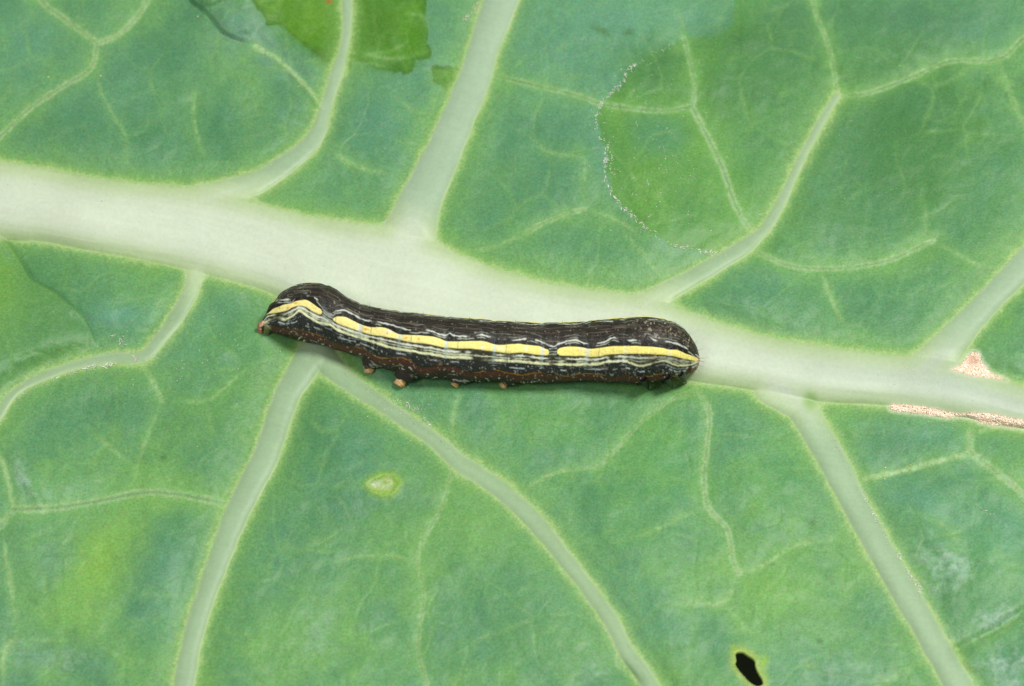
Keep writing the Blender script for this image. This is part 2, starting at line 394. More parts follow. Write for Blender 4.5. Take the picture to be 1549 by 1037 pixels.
# fibres along the midrib
mt = (PV - mid_top) / (mid_bot - mid_top + 1e-6)
rib_v = (PV - 0.5 * (mid_top + mid_bot))
def streak(x, y, lx, ly, seed):
    return (vnoise(x / lx + 3.3, y / ly + 7.7, 1.0, seed) * 2 - 1) * 0.65 + (vnoise(x / lx * 2.1, y / ly * 2.1, 1.0, seed + 1) * 2 - 1) * 0.35
relief += (0.22 * streak(PU, rib_v, 130, 6, 77) + 0.5 * streak(PU, rib_v, 220, 24, 79)) * sstep(0, -14, sd_mid) + 1.0 * fbm(PU, PV, 90, 78, 2) * sstep(0, -12, sd_mid)

# pucker at the left: the bulge in front hides part of the blade behind it
FL = resample([(-300, 300), (-60, 335), (0, 358), (19, 375), (35, 399), (49, 421), (78, 437), (103, 456), (121, 472), (135, 491), (143, 510), (151, 524), (178, 536)], 5)
flp = [tuple(p) for p in FL] + [(130, 549), (80, 563), (40, 581), (12, 604), (-10, 640), (-60, 700), (-300, 760)]
sdf = np.full(PU.shape, 400.0)
iu = np.where(us < 330)[0]; iv = np.where((vsx > 200) & (vsx < 860))[0]; ix = np.ix_(iu, iv)
sdf[ix] = poly_sd(PU[ix], PV[ix], flp)
edge = np.full(PU.shape, 400.0)
f = line_field([(p[0], p[1], 0.0) for p in FL], 260); edge[f[0]] = f[1]
ins = sdf < 0
fall = sstep(185, 60, PU)
f = line_field([(p[0], p[1], 0.0) for p in [(178, 540), (130, 549), (80, 563), (40, 581), (12, 604), (-10, 640), (-60, 700), (-300, 760)]], 200)
low_d = np.full(PU.shape, 200.0); low_d[f[0]] = f[1]
lowf = sstep(4, 55, low_d)
relief += np.where(ins, lowf * fall * (9 * sstep(0, 3, edge) + 7 * (1 - np.exp(-edge / 22.0))), 0)
relief += np.where(~ins, -9.0 * np.exp(-edge / 38.0) * fall * sstep(4, 40, low_d) * (PV < 560), 0)

# pucker at the top left: curls over the blade below it
FT = resample([(262, -120), (276, -30), (287, 2), (300, 12), (320, 31), (332, 47), (348, 57), (372, 65), (390, 71), (425, 93), (447, 113), (470, 138), (483, 158)], 5)
ftp = [tuple(p) for p in FT] + [(494, 150), (505, 100), (515, 0), (505, -120)]
sdt = np.full(PU.shape, 400.0)
iu = np.where((us > 120) & (us < 640))[0]; iv = np.where(vsx < 300)[0]; ix = np.ix_(iu, iv)
sdt[ix] = poly_sd(PU[ix], PV[ix], ftp)
edt = np.full(PU.shape, 400.0)
f = line_field([(p[0], p[1], 0.0) for p in FT], 200); edt[f[0]] = f[1]
fall = sstep(432, 345, PU)
ins = sdt < 0
d_in = np.clip(np.minimum(-sdt, 60) / 60, 0, 1)
fade_r = sstep(505, 440, PU)
relief += np.where(ins, (3.6 * fall * sstep(0, 8, -sdt) + 17 * fall * d_in ** 0.8) * fade_r, 0)
relief += np.where(ins, 6 * fade_r * sstep(0, 25, -sdt), 0)
relief += np.where(~ins, -1.5 * fall * np.exp(-edt / 26.0), 0)
relief += 4.0 * np.exp(-(edt / 7.0) ** 2) * (1 - fall) * (PV < 165)
# small crumples on that pucker
relief += np.where(ins, 2.6 * fall * np.sin((PU * 0.55 + PV * 0.83) / 8.5 + 2.2 * fbm(PU, PV, 40, 81, 2)) * sstep(8, 22, -sdt) * sstep(75, 40, -sdt), 0)
# shallow creases
for pts, amp, wd in [([(1549, 925), (1500, 955), (1450, 982)], -7, 9), ([(1420, 700), (1465, 762), (1520, 790)], 3, 14), ([(110, 480), (170, 497), (225, 500)], -4, 10), ([(1570, 985), (1500, 1000), (1470, 1005)], 5, 14),
                     ([(1395, 800), (1440, 850), (1440, 900)], 4, 14), ([(20, 690), (40, 725), (60, 760)], 4, 10), ([(880, 1037), (930, 1015), (960, 1030)], -6, 14)]:
    f = line_field([(p[0], p[1], 0.0) for p in pts], 60)
    if f: relief[f[0]] += amp * np.exp(-(f[1] / wd) ** 2)

# cork scars and the eaten spot
TRI = [(1471.6, 531), (1480, 533), (1485, 546.5), (1498.6, 563), (1523.7, 575.5), (1500.6, 572), (1469.7, 569), (1446.6, 561), (1439, 558), (1454, 551), (1462, 540)]
STRIP = [(1344.4, 614), (1350, 611), (1358, 610.6), (1387, 613), (1416, 618), (1441, 623.7), (1458, 624.6), (1483, 623.7), (1512, 627.5), (1549, 636), (1610, 652),
         (1612, 662), (1549, 646.5), (1512, 644), (1483, 639), (1470, 631.4), (1454, 629.5), (1431, 631.4), (1396, 625.6), (1367.5, 622.7), (1348, 620)]
SPOT = [(557, 731), (566, 725), (580, 719), (594, 720), (602, 728), (598, 738), (590, 745), (578, 746), (564, 741)]
sd_cork = np.full(PU.shape, 200.0); sd_spot = np.full(PU.shape, 200.0)
iu = np.where(us > 1300)[0]; iv = np.where((vsx > 490) & (vsx < 710))[0]; ix = np.ix_(iu, iv)
sd_tri = poly_sd(PU[ix], PV[ix], TRI); sd_str = poly_sd(PU[ix], PV[ix], STRIP)
sd_cork[ix] = np.minimum(sd_tri, sd_str)
iu = np.where((us > 500) & (us < 660))[0]; iv = np.where((vsx > 660) & (vsx < 810))[0]; ix = np.ix_(iu, iv)
sd_spot[ix] = poly_sd(PU[ix], PV[ix], SPOT)
relief += -3.0 * sstep(2, -8, sd_spot) + 1.5 * np.exp(-((sd_spot - 3) / 4.0) ** 2)
relief += 2.0 * np.exp(-(np.maximum(sdh, 0) / 7.0) ** 2)

HZ = h_sm + quilt + relief
HZ = HZ - 60 * (np.clip((np.abs(PU - W / 2) - 900) / 300, 0, 1) ** 2 + np.clip((np.abs(PV - H / 2) - 620) / 200, 0, 1) ** 2)
LZ = HZ * U
LP = unproject(PU, PV, LZ)

def leaf_h(u, v):
    """leaf height (cm) seen at photo position"""
    u = np.asarray(u, float); v = np.asarray(v, float)
    a = np.interp(u, us, np.arange(NU)); c = np.interp(v, vsx, np.arange(NV))
    i = np.clip(a.astype(int), 0, NU - 2); j = np.clip(c.astype(int), 0, NV - 2); fa = a - i; fc = c - j
    return LZ[i, j] * (1 - fa) * (1 - fc) + LZ[i + 1, j] * fa * (1 - fc) + LZ[i, j + 1] * (1 - fa) * fc + LZ[i + 1, j + 1] * fa * fc

def on_leaf(u, v, lift=0.0):
    return unproject(u, v, leaf_h(u, v) + lift)

# ------------------------------------------------------------------ leaf pigment
n_big = fbm(PU, PV, 170, 31, 3); n_mid = fbm(PU, PV, 58, 34, 3); n_sm = fbm(PU, PV, 20, 37, 2); n_fine = fbm(PU, PV, 6.5, 39, 2)
col = np.zeros(PU.shape + (3,))
def mix(c, w):
    global col
    w = np.clip(w, 0, 1)[..., None]
    col = col * (1 - w) + lin(c) * w
col[:] = lin((110, 167, 104))
mix((98, 155, 116), sstep(-0.1, 0.75, n_big * 0.7 + n_mid * 0.6) * 0.7)
mix((122, 178, 94), sstep(0.0, 0.9, -n_big * 0.6 - n_mid * 0.7 + 0.15 * n_sm) * 0.8)
mix((84, 144, 90), sstep(0.25, 0.9, fbm(PU, PV, 75, 42, 3)) * 0.55)
mix((134, 186, 128), sstep(0.1, 0.9, fbm(PU, PV, 4.6, 44, 2)) * 0.22)
mix((70, 128, 84), sstep(0.1, 0.9, fbm(PU, PV, 4.2, 46, 2)) * 0.22)

def blob(x, y, rx, ry, c, a, ang=0.0):
    ca, sa = math.cos(ang), math.sin(ang)
    dx, dy = PU - x, PV - y
    q = ((dx * ca + dy * sa) / rx) ** 2 + ((-dx * sa + dy * ca) / ry) ** 2
    q = q * np.clip(1 + 0.5 * n_mid + 0.25 * n_sm, 0.35, 3)
    mix(c, a * np.exp(-q))
mix((80, 140, 96), sstep(18, 60, prox) * (0.34 + 0.22 * n_mid))
YG = (128, 184, 92); BL = (106, 165, 132); DK = (70, 130, 84); PALE = (150, 188, 158); BRT = (110, 178, 78)  # BL: bluish wax tone, with its sheen painted into the colour
for bl in [(150, 850, 48, 95, (140, 192, 84), .95, .5), (120, 915, 45, 40, YG, .7), (30, 900, 25, 70, YG, .35), (8, 430, 26, 60, (150, 205, 60), .85), (60, 440, 60, 40, (104, 160, 76), .6), (20, 560, 50, 50, BL, .4),
           (720, 800, 70, 80, YG, .6), (850, 980, 90, 50, YG, .3), (840, 893, 60, 50, (110, 165, 124), .5), (440, 960, 60, 70, YG, .6), (560, 1000, 80, 50, YG, .25), (1200, 890, 90, 60, YG, .6), (1240, 960, 90, 60, YG, .35), (1000, 700, 60, 90, BRT, .4), (840, 640, 60, 40, BRT, .4), (1180, 720, 60, 60, BRT, .35),
           (1500, 830, 60, 60, BRT, .4), (1000, 1000, 80, 40, YG, .25), (1130, 850, 70, 40, YG, .2),
           (950, 25, 150, 45, BL, .75), (620, 60, 40, 60, BL, .75), (560, 180, 45, 50, (96, 154, 122), .7), (780, 60, 60, 60, BL, .45), (840, 100, 60, 40, BL, .4), (1300, 30, 130, 40, (84, 142, 104), .6), (1470, 50, 80, 45, (88, 148, 112), .5), (1345, 225, 130, 110, (68, 122, 54), .85), (1160, 90, 70, 50, (74, 128, 80), .75), (1060, 120, 40, 50, (80, 136, 84), .6), (1430, 330, 90, 60, (90, 148, 86), .5), (1180, 300, 60, 60, (86, 144, 90), .4),
           (1150, 230, 60, 60, BL, .4), (1290, 220, 50, 70, BL, .4), (420, 85, 75, 22, (104, 150, 136), .9, .68), (360, 40, 45, 30, (116, 164, 132), .75), (180, 475, 55, 18, BL, .85), (90, 370, 90, 14, (104, 150, 134), .75, .15),  # long grey-blue blobs: sheen on the pucker and below the midrib, painted in
           (1420, 640, 70, 35, BL, .55), (1360, 730, 40, 50, DK, .5), (1400, 760, 110, 30, BL, .5, .5), (1530, 800, 40, 60, BL, .5), (1440, 900, 30, 45, DK, .6), (1350, 660, 50, 30, DK, .3),
           (660, 760, 40, 90, DK, .3), (470, 640, 60, 60, DK, .5), (520, 780, 60, 60, DK, .3), (250, 900, 40, 60, BL, .45), (110, 760, 60, 30, BL, .3), (300, 640, 60, 40, DK, .3), (170, 600, 60, 40, DK, .25), (80, 480, 60, 60, DK, .35),
           (300, 480, 50, 30, BL, .4), (350, 520, 60, 40, BRT, .25), (410, 560, 50, 30, DK, .35), (300, 20, 40, 30, DK, .35), (330, 200, 130, 40, DK, .3), (120, 200, 90, 35, DK, .3), (700, 300, 60, 60, DK, .3), (820, 300, 80, 60, DK, .25),
           (1500, 560, 30, 20, DK, .5), (1330, 470, 90, 40, DK, .25), (1100, 460, 60, 25, DK, .35), (1360, 160, 60, 50, DK, .3), (1430, 250, 70, 70, BRT, .2), (1180, 60, 50, 40, DK, .35), (470, 800, 40, 60, DK, .3), (790, 900, 60, 60, DK, .2), (940, 900, 50, 50, BL, .35),
           (1000, 950, 70, 40, BL, .3), (1180, 1000, 60, 40, BL, .35), (40, 60, 60, 50, BL, .45), (240, 60, 50, 40, DK, .3)]:
    blob(*bl)
# whitish wax bloom, its soft sheen painted into the pigment
wx = np.clip(0.55 + 0.6 * n_fine + 0.5 * n_sm, 0, 1.3)
for (x, y, rx, ry, a, g_) in [(1432, 850, 55, 26, .6, .25), (1412, 880, 35, 22, .5, 0), (1500, 938, 60, 18, .75, -.45), (1530, 995, 60, 18, .7, -.15), (1530, 1030, 50, 16, .5, 0), (32, 725, 13, 38, .8, -.35), (60, 745, 50, 12, .4, 0), (20, 975, 30, 40, .3, 0), (100, 1000, 60, 30, .3, 0), (440, 175, 25, 12, .35, -.4), (8, 380, 22, 8, .9, .5), (1370, 640, 40, 20, .15, 0),
                             (1480, 700, 70, 8, .3, .5), (1280, 1020, 60, 30, .35, 0), (900, 1000, 40, 40, .2, 0), (480, 960, 30, 60, .25, 0), (380, 450, 60, 14, .35, .4), (330, 540, 30, 10, .3, 0)]:
    ca, sa = math.cos(g_), math.sin(g_); dx, dy = PU - x, PV - y
    q = ((dx * ca + dy * sa) / rx) ** 2 + ((-dx * sa + dy * ca) / ry) ** 2
    mix(PALE, 1.35 * a * np.exp(-q) * wx)
# left pucker skin is warmer
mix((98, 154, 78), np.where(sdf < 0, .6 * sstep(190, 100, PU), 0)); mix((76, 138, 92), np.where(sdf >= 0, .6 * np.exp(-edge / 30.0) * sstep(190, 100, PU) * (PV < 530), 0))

# patches where the wax was scraped off
def jag(sd, a=5.0):
    return sd + a * fbm(PU, PV, 13, 51, 3) * 0.8
SCR = [(381, 0), (396, 21), (404, 36), (424, 37), (449, 59), (470, 76), (495, 94), (499, 108), (512, 112), (530, 105), (534, 90), (570, 103), (590, 106), (609, 110), (623, 106), (626, 92), (651, 89), (648, 50), (642, 21), (644, -20), (650, -140), (330, -140)]
SCR2 = [(653, 96), (655, 122), (668, 130), (680, 137), (694, 128), (697, 106), (683, 99)]
iu = np.where((us > 200) & (us < 900))[0]; iv = np.where(vsx < 260)[0]; ix = np.ix_(iu, iv)
s1 = np.full(PU.shape, 300.0); s1[ix] = np.minimum(poly_sd(PU[ix], PV[ix], SCR), poly_sd(PU[ix], PV[ix], SCR2))
w1 = sstep(1.5, -1.5, jag(s1, 4.0))
mix((84, 141, 12), w1 * (0.93 - 0.1 * sstep(0, 1, n_sm)))
mix((66, 126, 14), w1 * sstep(-0.2, 0.8, n_mid + 0.4 * n_sm) * 0.75)
mix((108, 166, 48), w1 * sstep(0.1, 1, -n_sm + n_fine) * 0.45)
mix((58, 108, 30), w1 * np.exp(-(np.maximum(-jag(s1, 4.0), 0) / 4.5) ** 2) * 0.75); blob(590, 98, 40, 9, (66, 124, 40), .8); blob(480, 82, 34, 9, (62, 112, 30), .7, .75)
blob(460, 45, 45, 30, (94, 150, 20), .5); blob(625, 45, 18, 40, (82, 146, 10), .6); blob(565, 35, 26, 50, (62, 118, 24), .6); blob(500, 70, 30, 20, (70, 128, 20), .5); blob(470, 20, 30, 25, (104, 158, 34), .5)
ZONE = [(1035, 57), (985, 85), (950, 105), (945, 118), (915, 150), (904, 175), (905, 200), (915, 215), (918, 260), (930, 295), (945, 315), (975, 345), (1010, 370), (1085, 385), (1125, 362), (1146, 350), (1200, 300), (1240, 200), (1300, 140), (1440, 120), (1500, 60), (1345, 45), (1330, -80), (1112, -80), (1109, 30), (1104, 47), (1060, 56)]
iu = np.where((us > 800))[0]; iv = np.where(vsx < 520)[0]; ix = np.ix_(iu, iv)
s2 = np.full(PU.shape, 300.0); s2[ix] = poly_sd(PU[ix], PV[ix], ZONE)
near_edge = sstep(1250, 1040, PU)
w2 = sstep(2, -2, jag(s2, 6.0)) * (0.35 + 0.65 * near_edge)
mix((112, 170, 136), sstep(-1, 2, jag(s2, 6.0)) * np.exp(-np.maximum(s2, 0) / 22.0) * sstep(1100, 1040, PU) * 0.45)
mix((98, 158, 62), w2 * (0.74 + 0.25 * n_mid))
mix((72, 132, 72), w2 * sstep(0.0, 0.9, n_big + 0.5 * n_mid) * 0.5)
blob(985, 290, 45, 75, (108, 164, 66), .5, .5); blob(990, 110, 40, 35, (76, 136, 74), .6); blob(940, 185, 30, 20, (106, 164, 66), .55); blob(1000, 200, 40, 25, (86, 146, 104), .4)
blob(990, 105, 38, 36, (72, 130, 66), .75); blob(1000, 205, 45, 28, (82, 144, 98), .65); blob(1040, 320, 30, 40, (86, 146, 84), .5); blob(950, 260, 18, 40, (96, 152, 84), .5); blob(1340, 215, 120, 95, (72, 128, 60), .55); blob(1400, 25, 130, 28, (76, 130, 90), .55); blob(1200, 22, 70, 22, (74, 128, 84), .6)
blob(1130, 60, 80, 30, (72, 126, 68), .75); blob(1095, 130, 45, 50, (74, 132, 74), .7); blob(1190, 100, 60, 50, (76, 134, 82), .5); blob(1340, 170, 70, 60, (74, 134, 74), .6); blob(1390, 240, 60, 50, (78, 138, 78), .5); blob(1290, 320, 60, 60, (80, 142, 84), .4); blob(1350, 60, 60, 22, (84, 138, 84), .45)
# little bruises
for (x, y, rx, ry, a) in [(910, 46, 13, 5, .35), (950, 48, 8, 5, 0), (1460, 436, 5, 5, 0), (247, 692, 4, 4, 0), (1228, 789, 5, 5, 0), (1375, 640, 3, 3, 0), (1490, 686, 3, 3, 0), (1240, 970, 5, 5, 0)]:
    blob(x, y, rx, ry, (70, 120, 60), .75, a)
for k in range(70):
    x, y = random.uniform(0, W), random.uniform(0, H)
    blob_r = random.uniform(2, 5)
    a, c = box_idx([(x, y)], 20); ix = np.ix_(a, c)
    if a.size and c.size:
        q = ((PU[ix] - x) ** 2 + (PV[ix] - y) ** 2) / blob_r ** 2
        w = (np.exp(-q) * random.uniform(.15, .4))[..., None]
        col[ix] = col[ix] * (1 - w) + lin(random.choice([(74, 126, 70), (140, 180, 90), (120, 175, 110)])) * w

# veins
mix((138, 188, 100), (net1 * 0.19 + net2 * 0.12) * sstep(4, 30, sd_all) * np.clip(1 + 0.5 * n_sm, .3, 1.6))
tl = ter_l * (0.9 + 0.25 * n_fine)
mix((124, 180, 92), ter_h * (0.62 + 0.25 * n_sm))
mix((150, 194, 118), sstep(0.0, 0.72, tl) * 0.85)
mix((186, 214, 164), sstep(0.25, 0.85, tl) * 0.62)
mix((96, 150, 82), np.clip(ter_d * 1.5, 0, .85))
# green-yellow margin along the ribs, grainy
n_cell = fbm(PU, PV, 4.0, 48, 2)
sg = sd_all + 2.6 * n_cell + 2.0 * n_sm
mid_near = np.exp(-(np.maximum(sd_mid, 0) / 40.0) ** 2)
mix((112, 168, 76), np.exp(-(np.maximum(sg, 0) / 24.0) ** 1.2) * (0.40 + 0.25 * mid_near))
mix((152, 195, 106), np.exp(-(np.maximum(sg, 0) / 9.0) ** 1.3) * 0.72)
mix((176, 208, 130), np.exp(-(np.maximum(sg, 0) / 4.0) ** 1.5) * 0.7)
# rib skin
depth = -sd_all
core = sstep(-3.2, 4.5, depth + 1.8 * n_cell)
small = sstep(24, 7, np.where(ident >= 2, 0, 40))
base_c = np.zeros(PU.shape + (3,))
wm = sstep(75, -20, sd_mid)[..., None]
wide = np.zeros(PU.shape)
for k, s in enumerate(SEC):
    tint = [.55, 1.0, .35, .75, .45, .25, .5, .3][k]
    wide = np.where(ident == 2 + k, tint, wide)
sec_c = lin((156, 189, 138)) * (1 - wide[..., None]) + lin((172, 199, 164)) * wide[..., None]
far_r = sstep(900, 1500, PU)[..., None]
mid_c = lin((206, 224, 180)) * (1 - 0.5 * far_r) + lin((190, 208, 178)) * 0.5 * far_r
cen = sstep(4, 34, -sd_all)[..., None]
mid_c = mid_c * (1 - cen) + (lin((221, 233, 206)) * (1 - far_r) + lin((194, 209, 188)) * far_r) * cen
mid_edge = (np.exp(-(np.maximum(-sd_all, 0) / 15.0)) * 0.6)[..., None]
mid_c = mid_c * (1 - mid_edge) + lin((184, 212, 138)) * mid_edge
rib = sec_c * (1 - wm) + mid_c * wm
rib = rib * (1 + 0.03 * streak(PU, rib_v, 90, 5, 91) + 0.035 * fbm(PU, PV, 60, 92, 2) + 0.03 * n_cell)[..., None]
col = col * (1 - core[..., None]) + rib * core[..., None]
# pale rim on the secondary ribs
rim = np.exp(-((sd_all + 1.0) / 2.0) ** 2) * (sd_mid > 4) * (0.5 + 0.5 * n_sm)
mix((196, 216, 168), rim * 0.55)
mix((150, 190, 110), np.exp(-(((PU - 1226) / 11) ** 2 + ((PV - 605) / 15) ** 2) ** 1.5) * 0.8)
# cork, spot, hole rim
mix((250, 226, 200), sstep(2.0, -2.5, sd_cork + 2 * n_fine))
mix((214, 228, 190), np.exp(-((sd_cork - 2) / 3.0) ** 2) * 0.5 * (sd_cork > 0))
mix((150, 192, 70), np.exp(-(np.maximum(sd_spot, 0) / 8.0) ** 2) * 0.85)
mix((178, 202, 134), sstep(1, -7, sd_spot + 2 * n_fine) * .85)
blob(567, 732, 9, 7, (200, 216, 176), .7); blob(584, 729, 5, 4, (140, 176, 60), .8)
mix((166, 194, 98), np.exp(-(np.maximum(sdh - 2, 0) / 6.5) ** 2) * 0.9)
blob(1155, 1002, 5, 8, (150, 192, 50), .9); blob(1111, 980, 6, 5, (150, 182, 60), .7)
# orange fleck
blob(498, 2, 4, 2.2, (196, 84, 30), .95)
col = np.clip(col, 0, 1) * 0.70

# ------------------------------------------------------------------ leaf objects (one sheet, cut along the ribs)
du = np.gradient(LP, axis=0); dv = np.gradient(LP, axis=1)
NRM = np.cross(dv, du); NRM /= np.linalg.norm(NRM, axis=-1, keepdims=True) + 1e-12
NRM[NRM[..., 2] < 0] *= -1 if NRM[NU // 2, NV // 2, 2] > 0 else 1
LF = grid_faces(NU, NV)[:, ::-1]
fm = lambda A: 0.25 * (A[:-1, :-1] + A[1:, :-1] + A[1:, 1:] + A[:-1, 1:])
fhole = fm(sdh).ravel() < 0
fid = ident[:-1, :-1].ravel()
fid = np.where(fid < 0, 0, fid)
keep = ~fhole
P3 = LP.reshape(-1, 3); C3 = col.reshape(-1, 3); N3 = NRM.reshape(-1, 3)

leaf = thing('cabbage_leaf', 'large blue-green cabbage leaf with pale midrib that the caterpillar rests on', 'leaf')
def leaf_part(name, mask, mat, extra=None):
    F = LF[mask]; used, inv = np.unique(F, return_inverse=True)
    V = P3[used]; F2 = inv.reshape(F.shape)
    return mesh_obj(name, V, F2, mat, leaf, C3[used], N3[used])
blade = leaf_part('leaf_blade', keep & (fid == 0), M_LEAF)
o = leaf_part('midrib', keep & (fid == 1), M_RIB); o['label'] = 'thick pale green-white midrib running across the leaf'
for k in range(len(SEC)):
    mk = keep & (fid == 2 + k)
    if mk.any():
        o = leaf_part('side_rib', mk, M_RIB); o['label'] = SEC_LABEL[k]
# leaf thickness round the hole
hr = resample(np.vstack([HOLE, HOLE[:1]]), 3)
top = on_leaf(hr[:, 0], hr[:, 1], 0.001)
cen_h = top.mean(0)
rows = []
for k, (dz, inn) in enumerate([(0.0015, 0.06), (0.001, 0.0), (-0.008, -0.05), (-0.022, -0.03), (-0.03, 0.05)]):
    q = top.copy(); q[:, :2] = cen_h[:2] + (top[:, :2] - cen_h[:2]) * (1 + inn); q[:, 2] += dz
    rows.append(q)
R_ = np.stack(rows, 1)
hc = np.tile(lin((158, 188, 92)) * 0.85, (R_.shape[0] * R_.shape[1], 1))
o = mesh_obj('hole_rim', R_.reshape(-1, 3), grid_faces(R_.shape[0], R_.shape[1]), M_RIB, leaf, hc)
o['label'] = 'yellowish healed rim of the chewed hole'

# cork scars: crumbs piled on the scar
def lumps(centers, radii, cols, flat=0.8):
    bm = bmesh.new(); bmesh.ops.create_icosphere(bm, subdivisions=1, radius=1.0)
    bv = np.array([v.co[:] for v in bm.verts]); bf = np.array([[v.index for v in f.verts] for f in bm.faces]); bm.free()
    n = len(centers); nv = len(bv)
    jit = 1 + 0.28 * RNG.standard_normal((n, nv, 1)).clip(-1.5, 1.5)
    ang = RNG.random(n) * 6.28; ca, sa = np.cos(ang), np.sin(ang)
    v = bv[None] * jit * np.stack([0.8 + 0.5 * RNG.random(n), 0.8 + 0.5 * RNG.random(n), np.full(n, flat)], -1)[:, None]
    x = v[..., 0] * ca[:, None] - v[..., 1] * sa[:, None]; y = v[..., 0] * sa[:, None] + v[..., 1] * ca[:, None]
    v = np.stack([x, y, v[..., 2]], -1) * np.asarray(radii)[:, None, None] + np.asarray(centers)[:, None]
    f = (bf[None] + (np.arange(n) * nv)[:, None, None]).reshape(-1, 3)
    c = np.repeat(np.asarray(cols), nv, 0)
    return v.reshape(-1, 3), f, c

def cork(poly, n, label, spot=None):
    p = np.array(poly); lo, hi = p.min(0), p.max(0)
    q = lo + RNG.random((n * 12, 2)) * (hi - lo)
    sd = poly_sd(q[:, 0], q[:, 1], poly)
    ok = sd + RNG.normal(0, 1.2, len(sd)) < -0.2; q = q[ok][:n]; sd = sd[ok][:n]
    r = RNG.uniform(0.6, 1.35, len(q)) * U * np.clip(0.6 + -sd / 6, 0.5, 1.25)
    mound = np.clip(-sd / 6, 0, 1) * 1.4 * U
    c = lin((244, 220, 192)) * (0.84 + 0.16 * RNG.random((len(q), 1)))
    pale = RNG.random(len(q)) < 0.18; c[pale] = lin((252, 242, 228))
    if spot:
        dd = np.hypot(q[:, 0] - spot[0], q[:, 1] - spot[1])
        w = np.exp(-(dd / spot[2]) ** 2)[:, None]; c = c * (1 - 0.75 * w) + lin((176, 128, 96)) * 0.75 * w
        mound -= 2.5 * U * w[:, 0]
    v, f, cc = lumps(on_leaf(q[:, 0], q[:, 1], mound + 0.3 * U), r, cc_ if False else c)
    o = mesh_obj('cork_scar', v, f, M_CORK, leaf, cc, smooth=True); o['label'] = label; o['kind'] = 'stuff'
cork(TRI, 1300, 'triangular beige cork scar in the fork of the midrib', (1471.6, 545, 8))
cork(STRIP, 2800, 'long beige cork strip along the lower edge of the midrib')

# dry wax flakes and specks: bent slivers
fl_v, fl_f, fl_c = [], [], []
def flake(u, v, length, width, ang, lift=0.4, c=(226, 228, 214), curl=0.4):
    base = len(fl_v); n = 4
    pts = []
    a = ang; x, y = u, v
    for i in range(n):
        pts.append((x, y)); a += random.uniform(-curl, curl) * 1.6
        x += math.cos(a) * length / (n - 1); y += math.sin(a) * length / (n - 1)
    pu = []; 
    for i, (x, y) in enumerate(pts):
        w = 0.72 * width * (0.35 + 0.65 * math.sin(math.pi * (i + 0.5) / n))
        nx, ny = -math.sin(a), math.cos(a)
        for s_, l_ in ((-1, 0.25), (0, 1.0), (1, 0.3)):
            pu.append((x + nx * w * s_ * 0.5, y + ny * w * s_ * 0.5, (lift + l_ * width * 0.45 + random.uniform(0, .3)) * U))
    pu = np.array(pu)
    P = on_leaf(pu[:, 0], pu[:, 1]); P[:, 2] += pu[:, 2]
    k = random.uniform(0.6, 0.95)
    for p in P: fl_v.append(p); fl_c.append(lin(c) * k)
    for i in range(n - 1):
        for j in range(2):
            q = base + i * 3 + j
            fl_f.append((q, q + 3, q + 4, q + 1))
def along(pts, n, jit, lmin, lmax, wmin=.7, wmax=1.7, c=(222, 226, 208)):
    r = resample(pts, 8); seg = np.hypot(*np.diff(r, axis=0).T); cum = np.r_[0, np.cumsum(seg)]
    for k in range(n):
        t = random.random() * cum[-1]
        x = np.interp(t, cum, r[:, 0]); y = np.interp(t, cum, r[:, 1])
        x2 = np.interp(t + 2, cum, r[:, 0]); y2 = np.interp(t + 2, cum, r[:, 1])
        flake(x + random.gauss(0, jit), y + random.gauss(0, jit), random.uniform(lmin, lmax), random.uniform(wmin, wmax), math.atan2(y2 - y, x2 - x) + random.gauss(0, .6), c=c)
FLK = [(1035, 57), (985, 85), (965, 96), (948, 106), (945, 118), (928, 138), (912, 150), (904, 175), (903, 200), (914, 215), (917, 240), (914, 262), (922, 285), (940, 312), (960, 330), (980, 347), (1000, 358)]
along(FLK[2:], 150, 1.3, 2, 6); along([(1008, 368), (1030, 374), (1045, 374), (1060, 380), (1085, 384)], 40, 1.3, 2, 6); along(FLK[:4], 18, 1.0, 1.5, 4, .5, 1.0)
along([(914, 215), (928, 240), (925, 262)], 25, 3.5, 1, 4)
for k in range(150):
    u, v = random.gauss(985, 45), random.gauss(245, 75)
    flake(u, v, random.uniform(.8, 2.5), random.uniform(.6, 1.3), random.uniform(0, 6.3))
for k in range(14):
    flake(random.gauss(1010, 60), random.gauss(260, 85), random.uniform(5, 11), random.uniform(.6, .9), random.uniform(0, 6.3), curl=.7)
for k in range(160):
    flake(random.uniform(1040, 1400), random.uniform(60, 400), random.uniform(.7, 2.2), random.uniform(.5, 1.1), random.uniform(0, 6.3), c=(190, 208, 180))
along([(80, 575), (110, 563), (130, 557), (150, 553), (175, 552)], 45, 1.2, 2, 6, .8, 2.2); along([(20, 605), (50, 588), (85, 574)], 14, 1, 3, 6, .6, 1.2, (190, 212, 180)); along([(135, 545), (145, 558), (160, 552)], 10, 2, 2, 5)
along([(198, 536), (207, 545)], 16, 2.2, 1.5, 4, .8, 2.0, (226, 216, 196)); along([(165, 505), (180, 512), (185, 522)], 9, 3, 2, 6)
for k in range(90):
    flake(random.gauss(300, 75), random.gauss(540, 45), random.uniform(.8, 3.5), random.uniform(.5, 1.4), random.uniform(0, 6.3), c=(206, 218, 202))
for k in range(40):
    flake(random.gauss(150, 70), random.gauss(570, 25), random.uniform(.8, 4), random.uniform(.5, 1.3), random.uniform(0, 6.3), c=(200, 216, 192))
along([(598, 606), (640, 622), (642, 636), (650, 645)], 26, 2.5, 1.5, 6, .6, 1.6); along([(520, 560), (570, 600), (600, 620), (650, 655), (690, 692)], 50, 2.5, 1.5, 5, .5, 1.1, (200, 216, 190))
for k in range(60):
    flake(random.gauss(610, 45), random.gauss(605, 22), random.uniform(.7, 3), random.uniform(.5, 1.1), random.uniform(0, 6.3))
